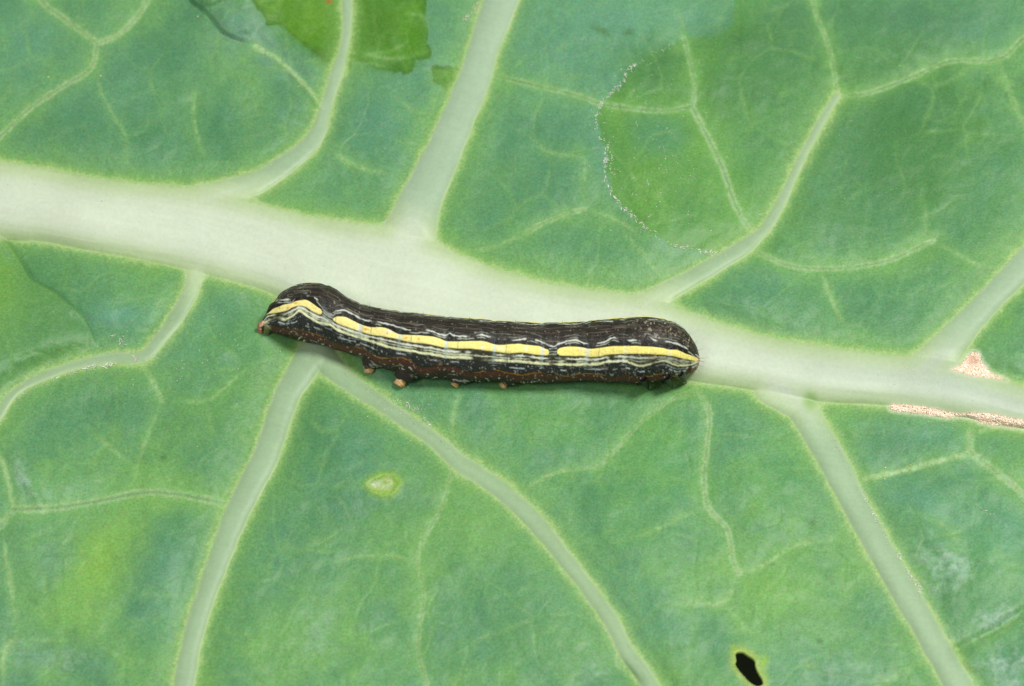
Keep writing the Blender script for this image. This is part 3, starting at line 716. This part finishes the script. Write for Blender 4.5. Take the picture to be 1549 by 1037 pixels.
along([(1254, 655), (1272, 688), (1288, 715)], 14, 1.2, 3, 7, .5, .9); along([(1302, 740), (1331, 795), (1356, 836), (1378, 872), (1389, 890), (1400, 908)], 75, 1.4, 2, 5, .6, 1.6); along([(1379, 872), (1392, 890)], 20, 1.3, 2, 5, .8, 2.0)
along([(1462, 758), (1475, 764), (1500, 778)], 16, 1.0, 2, 4, .5, 1.1)
along([(700, 30), (718, 18), (722, 5)], 40, 2.5, 1, 4, .6, 1.5, (226, 212, 200)); along([(1448, 585), (1400, 575)], 0, 3, 1, 3)
for k in range(70):
    flake(random.gauss(1400, 60), random.gauss(568, 16), random.uniform(.8, 2.2), random.uniform(.5, 1.1), random.uniform(0, 6.3), c=(232, 238, 224))
for k in range(40):
    flake(random.gauss(1440, 20), random.gauss(635, 8), random.uniform(.8, 2.2), random.uniform(.5, 1.1), random.uniform(0, 6.3))
for k in range(330):
    u, v = random.uniform(0, W), random.uniform(0, H)
    flake(u, v, random.uniform(.7, 2.2), random.uniform(.5, 1.2), random.uniform(0, 6.3), c=random.choice([(200, 214, 176), (220, 224, 190), (190, 208, 180)]))
for (u, v) in [(1338, 707), (1377, 703), (1523, 768), (151, 115), (72, 117), (192, 383), (298, 26), (1337, 725)]:
    flake(u, v, 2.6, 2.6, 0, c=(228, 214, 150))
o = mesh_obj('wax_flakes', np.array(fl_v), np.array(fl_f), M_FLAKE, leaf, np.array(fl_c)); o['kind'] = 'stuff'; o['label'] = 'tiny dry white flakes and specks scattered on the leaf'

# ------------------------------------------------------------------ the caterpillar
TOP = [(396.5, 490), (398, 484), (402.5, 474), (408, 461), (416.5, 453.5), (423.5, 444), (437, 435), (456, 429), (474.6, 427.4), (493, 430), (509.4, 438), (523, 448), (542, 457), (567.5, 464.5),
       (602, 470), (637, 474.4), (672, 478), (700, 481), (733, 482.5), (750, 484.5), (796, 486.6), (831, 488), (881, 486), (914, 483), (947, 479.5), (977, 479), (1007, 483), (1025, 490), (1040, 503), (1052, 520.6), (1056.5, 533), (1058.5, 543)]
BOT = [(396.5, 491), (398, 495), (405, 500), (421, 505), (451, 514), (486, 521.5), (514, 530), (542, 539), (579, 556), (605, 563), (625, 569), (649, 572), (672, 573), (700, 576.5), (745, 577),
       (801, 579.5), (841, 578.5), (876, 576.5), (914, 577), (952, 578.5), (984.5, 577), (1015, 573), (1032, 569.7), (1045, 565), (1052, 560), (1056.5, 553), (1058.5, 544)]
ct, cb = curve(TOP, 8), curve(BOT, 8)
YT = curve([(397, 486), (403, 476), (410, 471.6), (415, 467), (423, 464.6), (432, 461), (443, 459), (450, 456), (461, 454), (468, 455), (476.5, 460), (484.6, 466), (491, 469), (500, 477), (507, 480), (513.6, 479), (525, 480), (537, 485.5), (546, 490), (562.5, 495), (576.5, 495), (588, 497.4), (602, 504.4), (609, 506), (629, 507), (646, 508), (663.6, 511), (673, 515), (681, 516.3), (706, 516), (731.6, 516), (744.5, 519.7), (757.5, 521.6), (783, 520), (802.6, 522), (817, 524), (827, 528), (842, 527), (848, 525.5), (861, 524), (880, 525.2), (890, 527.5), (906, 526), (925, 523.6), (951, 523), (970, 523.6), (996, 525.5), (1010.4, 528.7), (1022, 529), (1035, 534.6), (1046.6, 538.4), (1058, 544)], 5)
YB = curve([(397, 489), (403, 478), (410, 474.5), (423, 473), (438, 469.5), (445, 465.5), (454, 463), (461, 463.5), (468, 466), (476.5, 471.6), (484.6, 475.6), (491, 477), (500, 483), (507, 486), (519.4, 492), (531, 496), (546, 501), (562.5, 506), (576.5, 508), (588, 510), (602, 512.5), (611, 515), (626, 518), (640, 519), (652, 521), (663.6, 523.6), (675, 525.5), (697, 527), (712, 526.8), (731.6, 529.4), (744.5, 531), (770, 534), (790, 533), (809, 536), (827, 537), (843, 536.5), (850, 537.8), (880, 538.2), (890, 539.7), (906, 538.4), (918.7, 535.9), (944.6, 534.6), (977, 535), (1009, 537.2), (1032, 542), (1046.6, 545), (1058, 548)], 5)
ORG = curve([(397, 489), (415, 492), (432, 495.4), (454, 499), (473, 502), (496, 511), (503, 516), (519, 520), (541.6, 525), (553, 529), (563.7, 534), (569, 538), (575, 540.2), (590, 540.6), (606.7, 540), (617, 543), (627, 548), (637, 553.5), (646, 553.8), (663.6, 552), (681, 552.6), (692.7, 554.4), (702, 558.4), (717.4, 563), (731.6, 560.4), (752, 559.7), (770, 563.6), (787, 566.8), (804, 563.6), (822, 563.6), (841, 565.5), (859.5, 568.5), (873.7, 565), (890, 564.5), (912, 566), (925, 569.2), (942, 565), (955, 567), (970, 569), (983, 568), (993, 565), (1009, 566), (1022, 568.5), (1040, 566), (1058, 550)], 5)
WHT = curve([(397, 483), (410, 462), (423, 454.5), (443, 453.6), (449, 449), (455.5, 447.8), (473, 448.3), (482, 453), (490, 462), (496, 467), (507, 474), (511, 470.6), (525, 470), (545, 481), (551, 483.5), (576.5, 488), (604, 494.5), (613.7, 497.4), (631, 500), (640, 499), (652, 501), (674, 507), (681, 503.8), (688, 507.4), (709.7, 508.7), (729, 506.8), (746, 510.7), (753.6, 512), (780.7, 514.5), (799, 512), (817, 516), (826, 519.7), (837, 523.5), (848, 518.4), (868, 514), (880, 517.8), (890, 519.7), (909.7, 517.8), (918.7, 514.5), (926.5, 511.3), (942, 514), (969, 514.5), (976.8, 508.7), (990, 515), (1009, 517), (1022, 519.7), (1032, 524), (1045, 532), (1058, 541)], 5)
PYL = curve([(397, 490), (408, 484), (423, 481), (433, 483), (441, 480), (449, 475), (456, 470), (463, 474), (472, 480), (484, 487), (492, 489), (503, 491), (512, 498), (519, 501), (530, 505), (546, 510), (570, 518), (588, 523.5), (602, 526.5), (626, 530.5), (652, 535), (675, 538.5), (697, 540), (712, 540.5), (731.6, 543), (770, 545), (790, 546), (809, 548), (843, 550), (880, 550.5), (900, 550), (918, 546), (944, 545.5), (950, 547.5), (964, 552.4), (975, 551.5), (990, 547.5), (1006, 545.5), (1022, 552), (1039, 551), (1050, 549), (1058, 546)], 5)
JOINTS = [493, 546, 606, 676, 748, 820, 887, 945, 1010]
PHD = math.radians(50)

t = np.linspace(0, 1, 1050); xs = 396.6 + (1058.4 - 396.6) * (0.72 * t + 0.28 * (0.5 - 0.5 * np.cos(math.pi * t)))
NP = 300
phi = np.linspace(-math.pi, math.pi, NP, endpoint=False)
top_y, bot_y = ct(xs), cb(xs)
for j in JOINTS:                                   # faint necks between the segments
    top_y = top_y + 0.9 * np.exp(-((xs - j) / 3.5) ** 2)
yc = 0.5 * (top_y + bot_y); Rp = np.maximum(0.5 * (bot_y - top_y), 0.05)
# height of the axis above the leaf: resting on it
Rc = Rp * U
zc = Rc.copy()
for it in range(2):
    C = unproject(xs, yc, zc); g0 = C.copy(); g0[:, 2] = 0
    pu, pv = project(g0); hl = leaf_h(pu, pv)
    ker = np.exp(-(np.arange(-150, 151) / 60.0) ** 2); ker /= ker.sum()
    hl = np.convolve(np.pad(hl, 150, mode='edge'), ker, 'valid')
    rs = np.convolve(np.pad(np.minimum(np.maximum(Rc, 0.03), 0.2), 150, mode='edge'), ker, 'valid')
    zc = hl + rs * 0.84
C = unproject(xs, yc, zc)
scale = ((C - CAM) @ FWD) / D
S, PH = np.meshgrid(np.arange(len(xs)), phi, indexing='ij')
PHD = np.radians(np.interp(xs, [400, 600, 750, 900, 1058], [55, 53.5, 48.5, 43.5, 43.5]))[S]
psi = np.abs((PH - PHD + math.pi) % (2 * math.pi) - math.pi)
phm = PHD - psi                                     # the far side mirrors the near side
X = xs[S]; fsin = np.sin(np.maximum(phm, -math.pi / 2))
Yr = yc[S] - Rp[S] * fsin + np.where(phm < -math.pi / 2, (-math.pi / 2 - phm) * Rp[S], 0)
side_f = ((PH - PHD + math.pi) % (2 * math.pi) - math.pi) > 0
yd_ = (yc[S] - Rp[S] * np.sin(PHD)); Yn = np.where(side_f, 2 * yd_ - Yr, Yr)     # runs on over the back, so fine marks are not mirrored
# relief of the skin
ys_arc = psi * Rp[S]                                # arc length from the dorsal line
sarc = np.where(side_f, -ys_arc, ys_arc)
rel = 0.25 * streak(X, sarc, 16, 2.6, 101) + 0.45 * fbm(X, sarc, 16, 103, 2)
ring = np.zeros(len(xs))
bounds = [396] + JOINTS + [1060]
for a, c in zip(bounds[:-1], bounds[1:]):
    inside = (xs >= a) & (xs < c); q = (xs - a) / (c - a)
    ring = np.where(inside, 0.55 * np.sin(q * math.pi) - 0.22 * np.cos(q * 2 * math.pi * 5), ring)
rel += ring[S] * (0.7 + 0.4 * fbm(X, sarc, 25, 105, 2))
rel += -1.0 * np.exp(-((Yr - ORG(X) - 2) / 2.0) ** 2) + 0.9 * np.exp(-((Yr - ORG(X) + 1.0) / 3.0) ** 2)     # fold below the orange line
rel += 0.5 * sstep(0, 1.5, Yr - YT(X)) * sstep(0, 1.5, YB(X) - Yr)
gran = sstep(0.45, 0.9, fbm(X, sarc, 4.2, 107, 1)) 
rel += 0.5 * gran * sstep(6, 12, Yr - PYL(X))
rel *= np.clip(Rp[S] / 14.0, 0, 1) * np.where(np.abs(np.abs(PH) - math.pi / 2) < 0.5, 0.8, 1.0)
Rw = (Rp[S] + rel) * U * scale[S]
BP = C[S] + Rw[..., None] * (np.sin(PH)[..., None] * UPV + np.cos(PH)[..., None] * VIEW)
g0 = BP.copy(); g0[..., 2] = 0; pu, pv = project(g0); lo = leaf_h(pu, pv) + 0.002
under = (BP[..., 2] < lo) & (np.cos(PH) < 0.2)
BP[..., 2] = np.where(under, lo, BP[..., 2])

# skin pattern
col = np.zeros(X.shape + (3,))
nf = fbm(X, Yn, 3.2, 111, 2); nl = 1.3 * streak(X, sarc, 26, 2.4, 113); nm = fbm(X, Yn, 22, 115, 2); nd = 1.4 * streak(X, sarc, 40, 1.7, 117)
yt, yb, og, wl, py = YT(X), YB(X), ORG(X), WHT(X), PYL(X)
wob2 = 0.7 * fbm(X, Yn * 0.45, 6, 119, 3)
wmod = 1 + 0.45 * fbm(X, Yn * 0.5, 5, 120, 2)
def band(a, b_, soft=0.7):
    return sstep(-soft, soft, Yr - a) * sstep(-soft, soft, b_ - Yr)
def line(y0, hw, br=None):
    w = np.exp(-((Yr - y0 - wob2) / (hw * np.clip(wmod, .45, 1.6))) ** 2)
    return w if br is None else w * br
jn = np.zeros(X.shape); jn2 = np.zeros(X.shape)
for k, j in enumerate(JOINTS):
    wj = 1.0 if k < 7 else 0.35
    xx = X + 0.10 * (Yr - yb)                        # joints lean slightly
    jn = np.maximum(jn, wj * np.exp(-((xx - j) / 2.4) ** 2)); jn2 = np.maximum(jn2, wj * np.exp(-((xx - j - 17) / 0.8) ** 2))
col[:] = lin((30, 28, 21))
mix((56, 46, 35), 0.45 * sstep(0.2, 1.0, np.sin(ys_arc * 1.25 + 1.2 * nm)) * sstep(4, 10, yt - Yr))
mix((46, 43, 33), sstep(0.0, 0.9, nl) * 0.7)
mix((70, 52, 40), line(yt - 30 + 2 * nm, 1.1, sstep(-.1, .5, fbm(X, Yn, 14, 121, 2))) * .8 + line(yt - 24, .8, sstep(0, .6, fbm(X, Yn, 17, 123, 2))) * .5)
mix((112, 104, 88), sstep(0.25, 0.9, nd) * 0.5 * band(np.zeros_like(X), yt - 8, 3))
# mottled front end and back end
fr = sstep(925, 1000, X)
mix((112, 104, 84), fr * sstep(0.25, 0.9, nf + 0.3 * nm) * 0.45 * band(np.zeros_like(X), wl - 2, 2))
mix((186, 174, 146), fr * sstep(0.72, 1.0, fbm(X, Yn, 3.6, 125, 2)) * 0.6 * band(np.zeros_like(X), wl - 3, 2))
# white double line over a jet black band
lbr = sstep(-0.55, 0.1, fbm(X, Yn * 0.2, 11, 127, 2))
mix((14, 14, 11), band(wl + 1.5, yt, 1.2) * 0.8)
mix((214, 220, 206), line(wl, 1.05, lbr) * 0.85)
mix((176, 184, 160), line(wl + 3.6, 0.8, sstep(-0.05, .4, fbm(X, Yn * 0.2, 16, 129, 2))) * 0.75)
mix((150, 152, 134), line(wl - 4.2, 0.7, sstep(0.1, .5, fbm(X, Yn * 0.2, 13, 131, 2))) * 0.55)
mix((130, 134, 116), line(wl - 8.0, 0.6, sstep(0.15, .5, fbm(X, Yn * 0.2, 15, 133, 2))) * 0.5)
mix((70, 84, 82), jn * band(yt - 14, yt, 8) * sstep(-.5, .3, nf) * 0.6)
# flank: green-black ground with fine white lines
low = sstep(0, 1.0, Yr - yb)
mix((46, 48, 30), low * band(yb, py + 2.5, 1.0))
w_mid = yb + (py - yb) * 0.36
mix((226, 230, 206), line(w_mid, 1.6 - 0.5 * fr, sstep(-0.9, -0.2, nm)) * (0.92 - 0.4 * fr))
mix((206, 212, 180), line(yb + (py - yb) * 0.66, 0.95, sstep(-0.35, 0.2, fbm(X, Yn * .3, 20, 135, 2))) * (0.85 - 0.45 * fr))
mix((90, 88, 66), fr * band(yb, py, 1.5) * sstep(-0.2, .7, nf) * 0.6)
mix((170, 160, 128), fr * band(yb, py, 1.5) * sstep(0.5, .9, fbm(X * .5, Yn, 4, 137, 2)) * 0.6)
mix((238, 240, 190), line(py + 0.2, 2.15 - 0.9 * fr, sstep(-1.2, -0.6, nm)) * (0.97 - 0.25 * fr))
mix((228, 230, 214), np.exp(-((X - 932) / 10) ** 2) * line(py, 2.2) * 0.8)
# dark band with white dashes and granules
dk = band(py + 2.8, og - 0.5, 0.8)
mix((40, 42, 39), dk)
mix((190, 196, 196), dk * line(py + (og - py) * 0.52, 1.0, sstep(-0.1, .35, fbm(X, Yn * .2, 9, 139, 2))) * .85)
mix((150, 156, 152), dk * line(py + (og - py) * 0.30, 0.7, sstep(0.1, .5, fbm(X, Yn * .2, 11, 141, 2))) * .6)
mix((176, 178, 170), dk * sstep(0.62, 0.95, fbm(X, Yn, 3.4, 143, 2)) * 0.45)
mix((196, 196, 186), dk * sstep(985, 1040, X) * sstep(0.35, 0.8, fbm(X, Yn, 3.8, 144, 2)) * 0.6)
mix((140, 120, 104), dk * sstep(0.5, 0.9, nm) * sstep(0.2, .7, nf) * 0.5)
# orange line, maroon band, granular belly
belly = sstep(-0.4, 0.8, Yr - og)
mix((84, 50, 42), belly)
mix((46, 40, 37), sstep(7, 13, Yr - og + 2 * nm) * 0.85)
mix((88, 52, 42), belly * sstep(0.1, .8, nl) * sstep(12, 4, Yr - og) * 0.5)
mix((212, 204, 194), belly * sstep(0.62, 0.95, fbm(X * 0.8, Yn, 3.2, 145, 2)) * (0.35 + 0.5 * sstep(4, 12, Yr - og)))
mix((170, 160, 150), belly * line(og + 13, 0.8, sstep(0.1, .5, fbm(X, Yn * .2, 12, 147, 2))) * .5)
mix((196, 128, 50), line(og, 0.95, sstep(-0.5, 0.0, fbm(X, Yn * .2, 22, 149, 2)) * sstep(425, 520, X)) * 0.95)
# fine pale flecks and scratches over the dark skin
mix((150, 144, 126), sstep(0.85, 1.1, fbm(X, Yn, 2.6, 181, 2)) * 0.55)
mix((18, 17, 14), sstep(0.35, 0.9, streak(X, Yn, 2.4, 30, 185)) * 0.3)
# yellow stripe
gap = sstep(489, 491.5, X) * sstep(508, 505, X) + sstep(829, 830.5, X) * sstep(843, 841, X)
ends = np.minimum(1, np.maximum(gap, 0))
cap = np.zeros(X.shape)
for (xe, sgn) in [(507, 1), (842, 1), (490, -1), (829, -1)]:
    pass
ym = band(yt + 0.3 * wob2, yb - 0.2 + 0.3 * wob2, 0.6) * (1 - ends) * sstep(400, 408, X)
mid_y = 0.5 * (yt + yb); hy = 0.5 * (yb - yt) + 1e-3
rr = np.clip(1 - ((Yr - mid_y) / hy) ** 2, 0, 1)
for (x0, s_) in [(506, 1), (841.5, 1)]:               # rounded starts
    dd = (X - x0) * s_; ym = ym * np.where((dd > -2) & (dd < 12), sstep(-1.0, 1.0, dd - 7 * (1 - np.sqrt(rr))), 1)
for x0 in [490, 830]:
    dd = x0 - X; ym = ym * np.where((dd > -2) & (dd < 8), sstep(-1.0, 1.0, dd - 4 * (1 - np.sqrt(rr))), 1)
tail = sstep(900, 500, X)[..., None]
yel = lin((232, 219, 122)) * (1 - tail) + lin((234, 220, 138)) * tail
yel = yel * (1 + 0.06 * nf[..., None])
w = ym[..., None]; col = col * (1 - w) + yel * w
for (x, y, rx, ry) in [(450, 459, 3.2, 1.5), (438, 466, 2, 1.6), (425, 466, 1.6, 1.6), (555, 498, 3, 2), (588, 503, 2, 2.2), (616, 511, 3.5, 1.6), (635, 513, 2, 2)]:
    mix((214, 140, 40), ym * np.exp(-((X - x) / rx) ** 2 - ((Yr - y) / ry) ** 2) * 0.85)
for (x, y, rx, ry) in [(591, 501, 6, 2.5), (758, 527, 4, 2.5), (796, 527, 2, 4), (730, 525, 3, 2.5), (880, 528, 6, 1.5)]:
    mix((250, 226, 206), ym * np.exp(-((X - x) / rx) ** 2 - ((Yr - y) / ry) ** 2) * 0.8)
mix((150, 158, 120), ym * jn2 * 0.75); mix((196, 180, 70), ym * sstep(0.3, 1, np.sin(X * 1.5)) * sstep(880, 900, X) * 0.22)
mix((196, 212, 206), ym * jn * 0.9); mix((120, 140, 140), ym * np.exp(-((X - 550 + 0.1 * (Yr - yb)) / 0.7) ** 2) * 0.5)
mix((150, 166, 160), jn * band(yb, py + 4, 1) * 0.45)
mix((186, 190, 160), line(mid_y - 1, 1.0, ends) * 0.6); mix((186, 196, 176), line(mid_y + 3, 1.0, ends) * 0.7); mix((170, 186, 182), line(yt - 1, 0.9, ends) * 0.6)
mix((80, 66, 58), np.clip(2.2 - Rp[S] / 6, 0, 1) * (X > 900) * 0.5); mix((200, 140, 120), np.exp(-((X - 1056) / 3) ** 2 - ((Yr - 546) / 4) ** 2) * .8)
mix((120, 84, 64), np.clip(1 - Rp[S] / 7, 0, 1) * (X < 500) * 0.8)
col = np.clip(col, 0, 1) * 1.0

cat = thing('caterpillar', 'black striped caterpillar with a yellow side line resting along the midrib', 'caterpillar')
nv = BP.shape[0] * BP.shape[1]
V = BP.reshape(-1, 3); F = grid_faces(len(xs), NP, True)
V = np.vstack([V, BP[0].mean(0), BP[-1].mean(0)])
cc = np.vstack([col.reshape(-1, 3), col[0].mean(0), col[-1].mean(0)])
j = np.arange(NP); j2 = (j + 1) % NP
capA = np.stack([np.full(NP, nv), j, j2, j2], -1)
body = mesh_obj('body', V, F[:, ::-1], M_BODY, cat, cc)

# ---- legs
def tube(path, rads, nseg=20, caps=True, squash=1.0):
    path = np.array(path, float); n = len(path)
    tg = np.gradient(path, axis=0); tg /= np.linalg.norm(tg, axis=1, keepdims=True) + 1e-9
    vs_ = []
    ref = np.array([1.0, 0.0, 0.0])
    for i in range(n):
        a = np.cross(tg[i], ref); a /= np.linalg.norm(a) + 1e-9; b_ = np.cross(a, tg[i])
        for k in range(nseg):
            th = 2 * math.pi * k / nseg
            vs_.append(path[i] + rads[i] * (math.cos(th) * b_ + squash * math.sin(th) * a))
    return np.array(vs_).reshape(n, nseg, 3)

def leg_mesh(name, path, rads, mat, parent, colf, nseg=24, bumps=0.0, squash=1.0, n_path=28, seed=0):
    pr = resample([tuple(p) + (r_,) for p, r_ in zip(path, rads)], max(2, n_path // max(1, len(path) - 1)))
    G = tube(pr[:, :3], np.maximum(pr[:, 3], 1e-4), nseg, squash=squash)
    n = len(G); A = np.arange(n)[:, None] / (n - 1) + np.zeros((1, nseg)); T = np.arange(nseg)[None] * (60.0 / nseg) + np.zeros((n, 1))
    ctr = pr[:, None, :3]
    if bumps:
        q = fbm(A * 60, T + seed * 31, 9, 151, 2) * bumps
        G = ctr + (G - ctr) * (1 + q[..., None])
    c = colf(A, T + seed * 31)
    v = np.vstack([G.reshape(-1, 3), pr[0, :3], pr[-1, :3]])
    f = [tuple(q) for q in grid_faces(n, nseg, True)[:, ::-1].tolist()]
    b0 = n * nseg
    for k in range(nseg):
        k2 = (k + 1) % nseg
        f.append((b0, k, k2)); f.append((b0 + 1, (n - 1) * nseg + k2, (n - 1) * nseg + k))
    cc_ = np.vstack([c.reshape(-1, 3), c[0, 0], c[-1, 0]])
    return mesh_obj(name, v, f, mat, parent, cc_)

def skin_col(A, T):
    c = np.tile(lin((54, 46, 41)), A.shape + (1,)) * (1 + 0.3 * fbm(A * 50, T, 14, 153, 2))[..., None]
    w = (sstep(0.5, 0.85, fbm(A * 46, T, 7.5, 155, 2)) * 0.75)[..., None]
    return np.clip(c * (1 - w) + lin((196, 190, 182)) * w, 0, 1) * 0.9
def foot_col(A, T):
    c = np.tile(lin((198, 160, 100)), A.shape + (1,))
    w = sstep(0.15, 0.8, fbm(A * 40, T, 13, 157, 2))[..., None]; c = c * (1 - w) + lin((238, 220, 184)) * w
    w = sstep(0.2, 0.8, fbm(A * 40, T, 11, 159, 2))[..., None] * 0.7; c = c * (1 - w) + lin((150, 104, 54)) * w
    return c * 0.9

def body_pt(u, v, back):
    """point behind the body outline at (u, v): inside the flank"""
    z = float(np.interp(u, xs, zc)); p = unproject(u, v, z)
    return np.asarray(p) + FWD * back
def proleg(u0, v0, u1, v1, u2, v2, r0, r1, rf, seed):
    """root (u0, v0) inside the flank, ankle (u1, v1), foot on the leaf (u2, v2)"""
    tip = on_leaf(u2, v2, 0.004); root = body_pt(u0 + 4, v0 - 6, 0.05)
    a = tip + (np.asarray(unproject(u1, v1, leaf_h(u2, v2) + 0.035)) - tip) * 1.0
    root = np.asarray(root)
    o = leg_mesh('proleg', [root, root * 0.45 + a * 0.55 + np.array([0, 0, 0.004]), a, a * 0.7 + tip * 0.3], [r0 * .8 * U, (r0 * .55 + r1 * .5) * U, r1 * U, r1 * 0.65 * U], M_BODY, cat, skin_col, bumps=0.10, squash=0.8, seed=seed)
    leg_mesh('foot', [a * 0.8 + root * 0.2, a * 0.6 + tip * 0.4, tip * 0.9 + a * 0.1, tip], [rf * 1.05 * U, rf * 1.1 * U, rf * 1.1 * U, rf * 0.6 * U], M_FOOT, o, foot_col, bumps=0.22, seed=seed + 3)
proleg(566, 538, 559, 553, 557.5, 563, 20, 11, 6.5, 1)
proleg(618, 556, 609, 571, 603, 583, 23, 13, 7.8, 2)
proleg(699, 562, 692, 574, 688, 583, 21, 13, 5.6, 3)
proleg(774, 563, 766, 576, 760, 585, 21, 13, 5.6, 4)
# anal clasper at the tail
tip = on_leaf(394, 500, 0.004)
def clasp_col(A, T):
    c = np.tile(lin((170, 112, 84)), A.shape + (1,)); w = sstep(0.1, .7, fbm(A * 40, T, 11, 161, 2))[..., None]
    return (c * (1 - w) + lin((214, 170, 142)) * w) * 0.9
r0 = np.asarray(body_pt(406, 489, 0.0)); a0 = np.asarray(unproject(392, 490, leaf_h(393, 495) + 0.06))
o = leg_mesh('anal_proleg', [r0, a0 * .7 + r0 * .3, a0 * .5 + tip * .5, tip], [6 * U, 4.2 * U, 3.6 * U, 4.5 * U], M_FOOT, cat, clasp_col, bumps=0.25, seed=9); o['label'] = 'pinkish clasper at the tail end'
tip2 = on_leaf(404, 502, 0.003)
def olive(A, T):
    return np.tile(lin((112, 112, 74)), A.shape + (1,)) * (1 + 0.35 * fbm(A * 40, T, 10, 163, 2))[..., None]
o = leg_mesh('anal_proleg', [np.asarray(body_pt(414, 492, 0.0)), np.asarray(unproject(406, 494, leaf_h(404, 500) + 0.06)), tip2], [8 * U, 6 * U, 5 * U], M_FOOT, cat, olive, bumps=0.2, seed=12); o['label'] = 'olive inner clasper under the tail'

# true legs: glossy black claws
def claw_col(A, T):
    return np.tile(lin((16, 15, 14)), A.shape + (1,))
for k, (u0, v0, u1, v1, u2, v2, r_) in enumerate([(972, 572, 976.5, 580, 982, 590, 4.6), (1008, 570, 1012.5, 578, 1018, 588, 4.4), (1029, 565, 1033, 571.5, 1039, 579, 3.6)]):
    tip = on_leaf(u2, v2, 0.002); rt = np.asarray(body_pt(u0, v0, 0.0)); md = np.asarray(unproject(u1, v1, 0.55 * rt[2] + 0.45 * tip[2]))
    leg_mesh('true_leg', [rt, md, md * .35 + tip * .65, tip], [r_ * 1.2 * U, r_ * U, r_ * .5 * U, 0.25 * U], M_CLAW, cat, claw_col, nseg=14, seed=k)
for k, (u0, v0, u2, v2) in enumerate([(960, 572, 966, 583.5), (1000, 570, 1004, 580.5)]):
    tip = on_leaf(u2, v2, 0.002); rt = np.asarray(body_pt(u0, v0, 0.08))
    leg_mesh('true_leg', [rt, rt * .5 + tip * .5, tip], [3 * U, 2 * U, .25 * U], M_CLAW, cat, claw_col, nseg=12, seed=k)

# head tucked under the front end
hc_ = np.asarray(body_pt(1037, 554, 0.0))
th = np.linspace(0, math.pi, 28)[:, None]; ps = np.linspace(0, 2 * math.pi, 40, endpoint=False)[None]
hx = np.cos(th) * 11.5 + 0 * ps; hyv = np.sin(th) * np.cos(ps) * 11.0; hz = np.sin(th) * np.sin(ps) * 11.0
lob = 1 - 0.12 * np.exp(-(hyv / 2.0) ** 2) * (hx > 0)
HV = hc_ + ((hx * lob)[..., None] * np.array([0.92, 0, -0.39]) + (hyv * lob)[..., None] * np.array([0, 0.94, 0.34]) + (hz * lob)[..., None] * np.array([0.39, -0.3, 0.87])) * U
hcol = np.tile(lin((52, 40, 30)), HV.shape[:2] + (1,)) * (1 + 0.5 * fbm(hx * 3, hyv * 3, 9, 171, 2))[..., None]
w = sstep(.4, .8, fbm(hx * 3 + 50, hz * 3, 7, 173, 2))[..., None] * .6; hcol = hcol * (1 - w) + lin((176, 150, 120)) * w
w = sstep(4, 9, hx)[..., None] * .6; hcol = hcol * (1 - w) + lin((150, 96, 50)) * w
o = mesh_obj('head', HV.reshape(-1, 3), grid_faces(28, 40, True), M_BODY, cat, np.clip(hcol, 0, 1).reshape(-1, 3)); o['label'] = 'small brown head tucked under the front end'

# hairs: short bristles round the head end and a few along the back
hv, hf, hcl = [], [], []
def hair(p0, p1, r_, c):
    p0, p1 = np.array(p0), np.array(p1); d = p1 - p0; d /= np.linalg.norm(d)
    a = np.cross(d, [0.3, 0.5, 0.8]); a /= np.linalg.norm(a); b_ = np.cross(d, a); base = len(hv)
    mid_ = 0.5 * (p0 + p1) + a * np.linalg.norm(p1 - p0) * 0.08
    for p, q in ((p0, 1.0), (mid_, 0.7), (p1, 0.15)):
        for k in range(3):
            th_ = 2.094 * k; hv.append(p + r_ * q * (math.cos(th_) * a + math.sin(th_) * b_)); hcl.append(lin(c))
    for s_ in range(2):
        for k in range(3):
            k2 = (k + 1) % 3
            hf.append((base + s_ * 3 + k, base + s_ * 3 + k2, base + s_ * 3 + 3 + k2, base + s_ * 3 + 3 + k))
def bpos(u, f):
    i = int(np.argmin(np.abs(xs - u))); k = int(np.argmin(np.abs(phi - math.asin(f))))
    p = BP[i, k]; n_ = p - C[i]; return p, n_ / np.linalg.norm(n_)
for (u, f_, ln, dx) in [(1048, .7, 12, .6), (1052, .45, 14, .9), (1056, .1, 16, 1.2), (1055, -.2, 13, 1.3), (1053, -.5, 16, 1.2), (1050, -.7, 12, .9), (1045, -.8, 10, .5), (1040, .8, 9, .4), (1020, .9, 8, .2), (560, .95, 6, 0), (640, .95, 6, .1), (710, .96, 6, 0), (780, .95, 6, .1), (850, .96, 6, 0), (408, .4, 7, -1), (404, 0, 8, -1.2), (600, -.9, 6, 0), (830, -.95, 7, .1), (930, -.95, 7, .1), (1000, -.9, 7, .3)]:
    p, n_ = bpos(u, f_); d = n_ + np.array([dx, 0, 0]); d /= np.linalg.norm(d)
    hair(p, p + d * ln * U, 0.32 * U, (60, 48, 34))
o = mesh_obj('bristles', np.array(hv), hf, M_CLAW, cat, np.array(hcl)); o['kind'] = 'stuff'
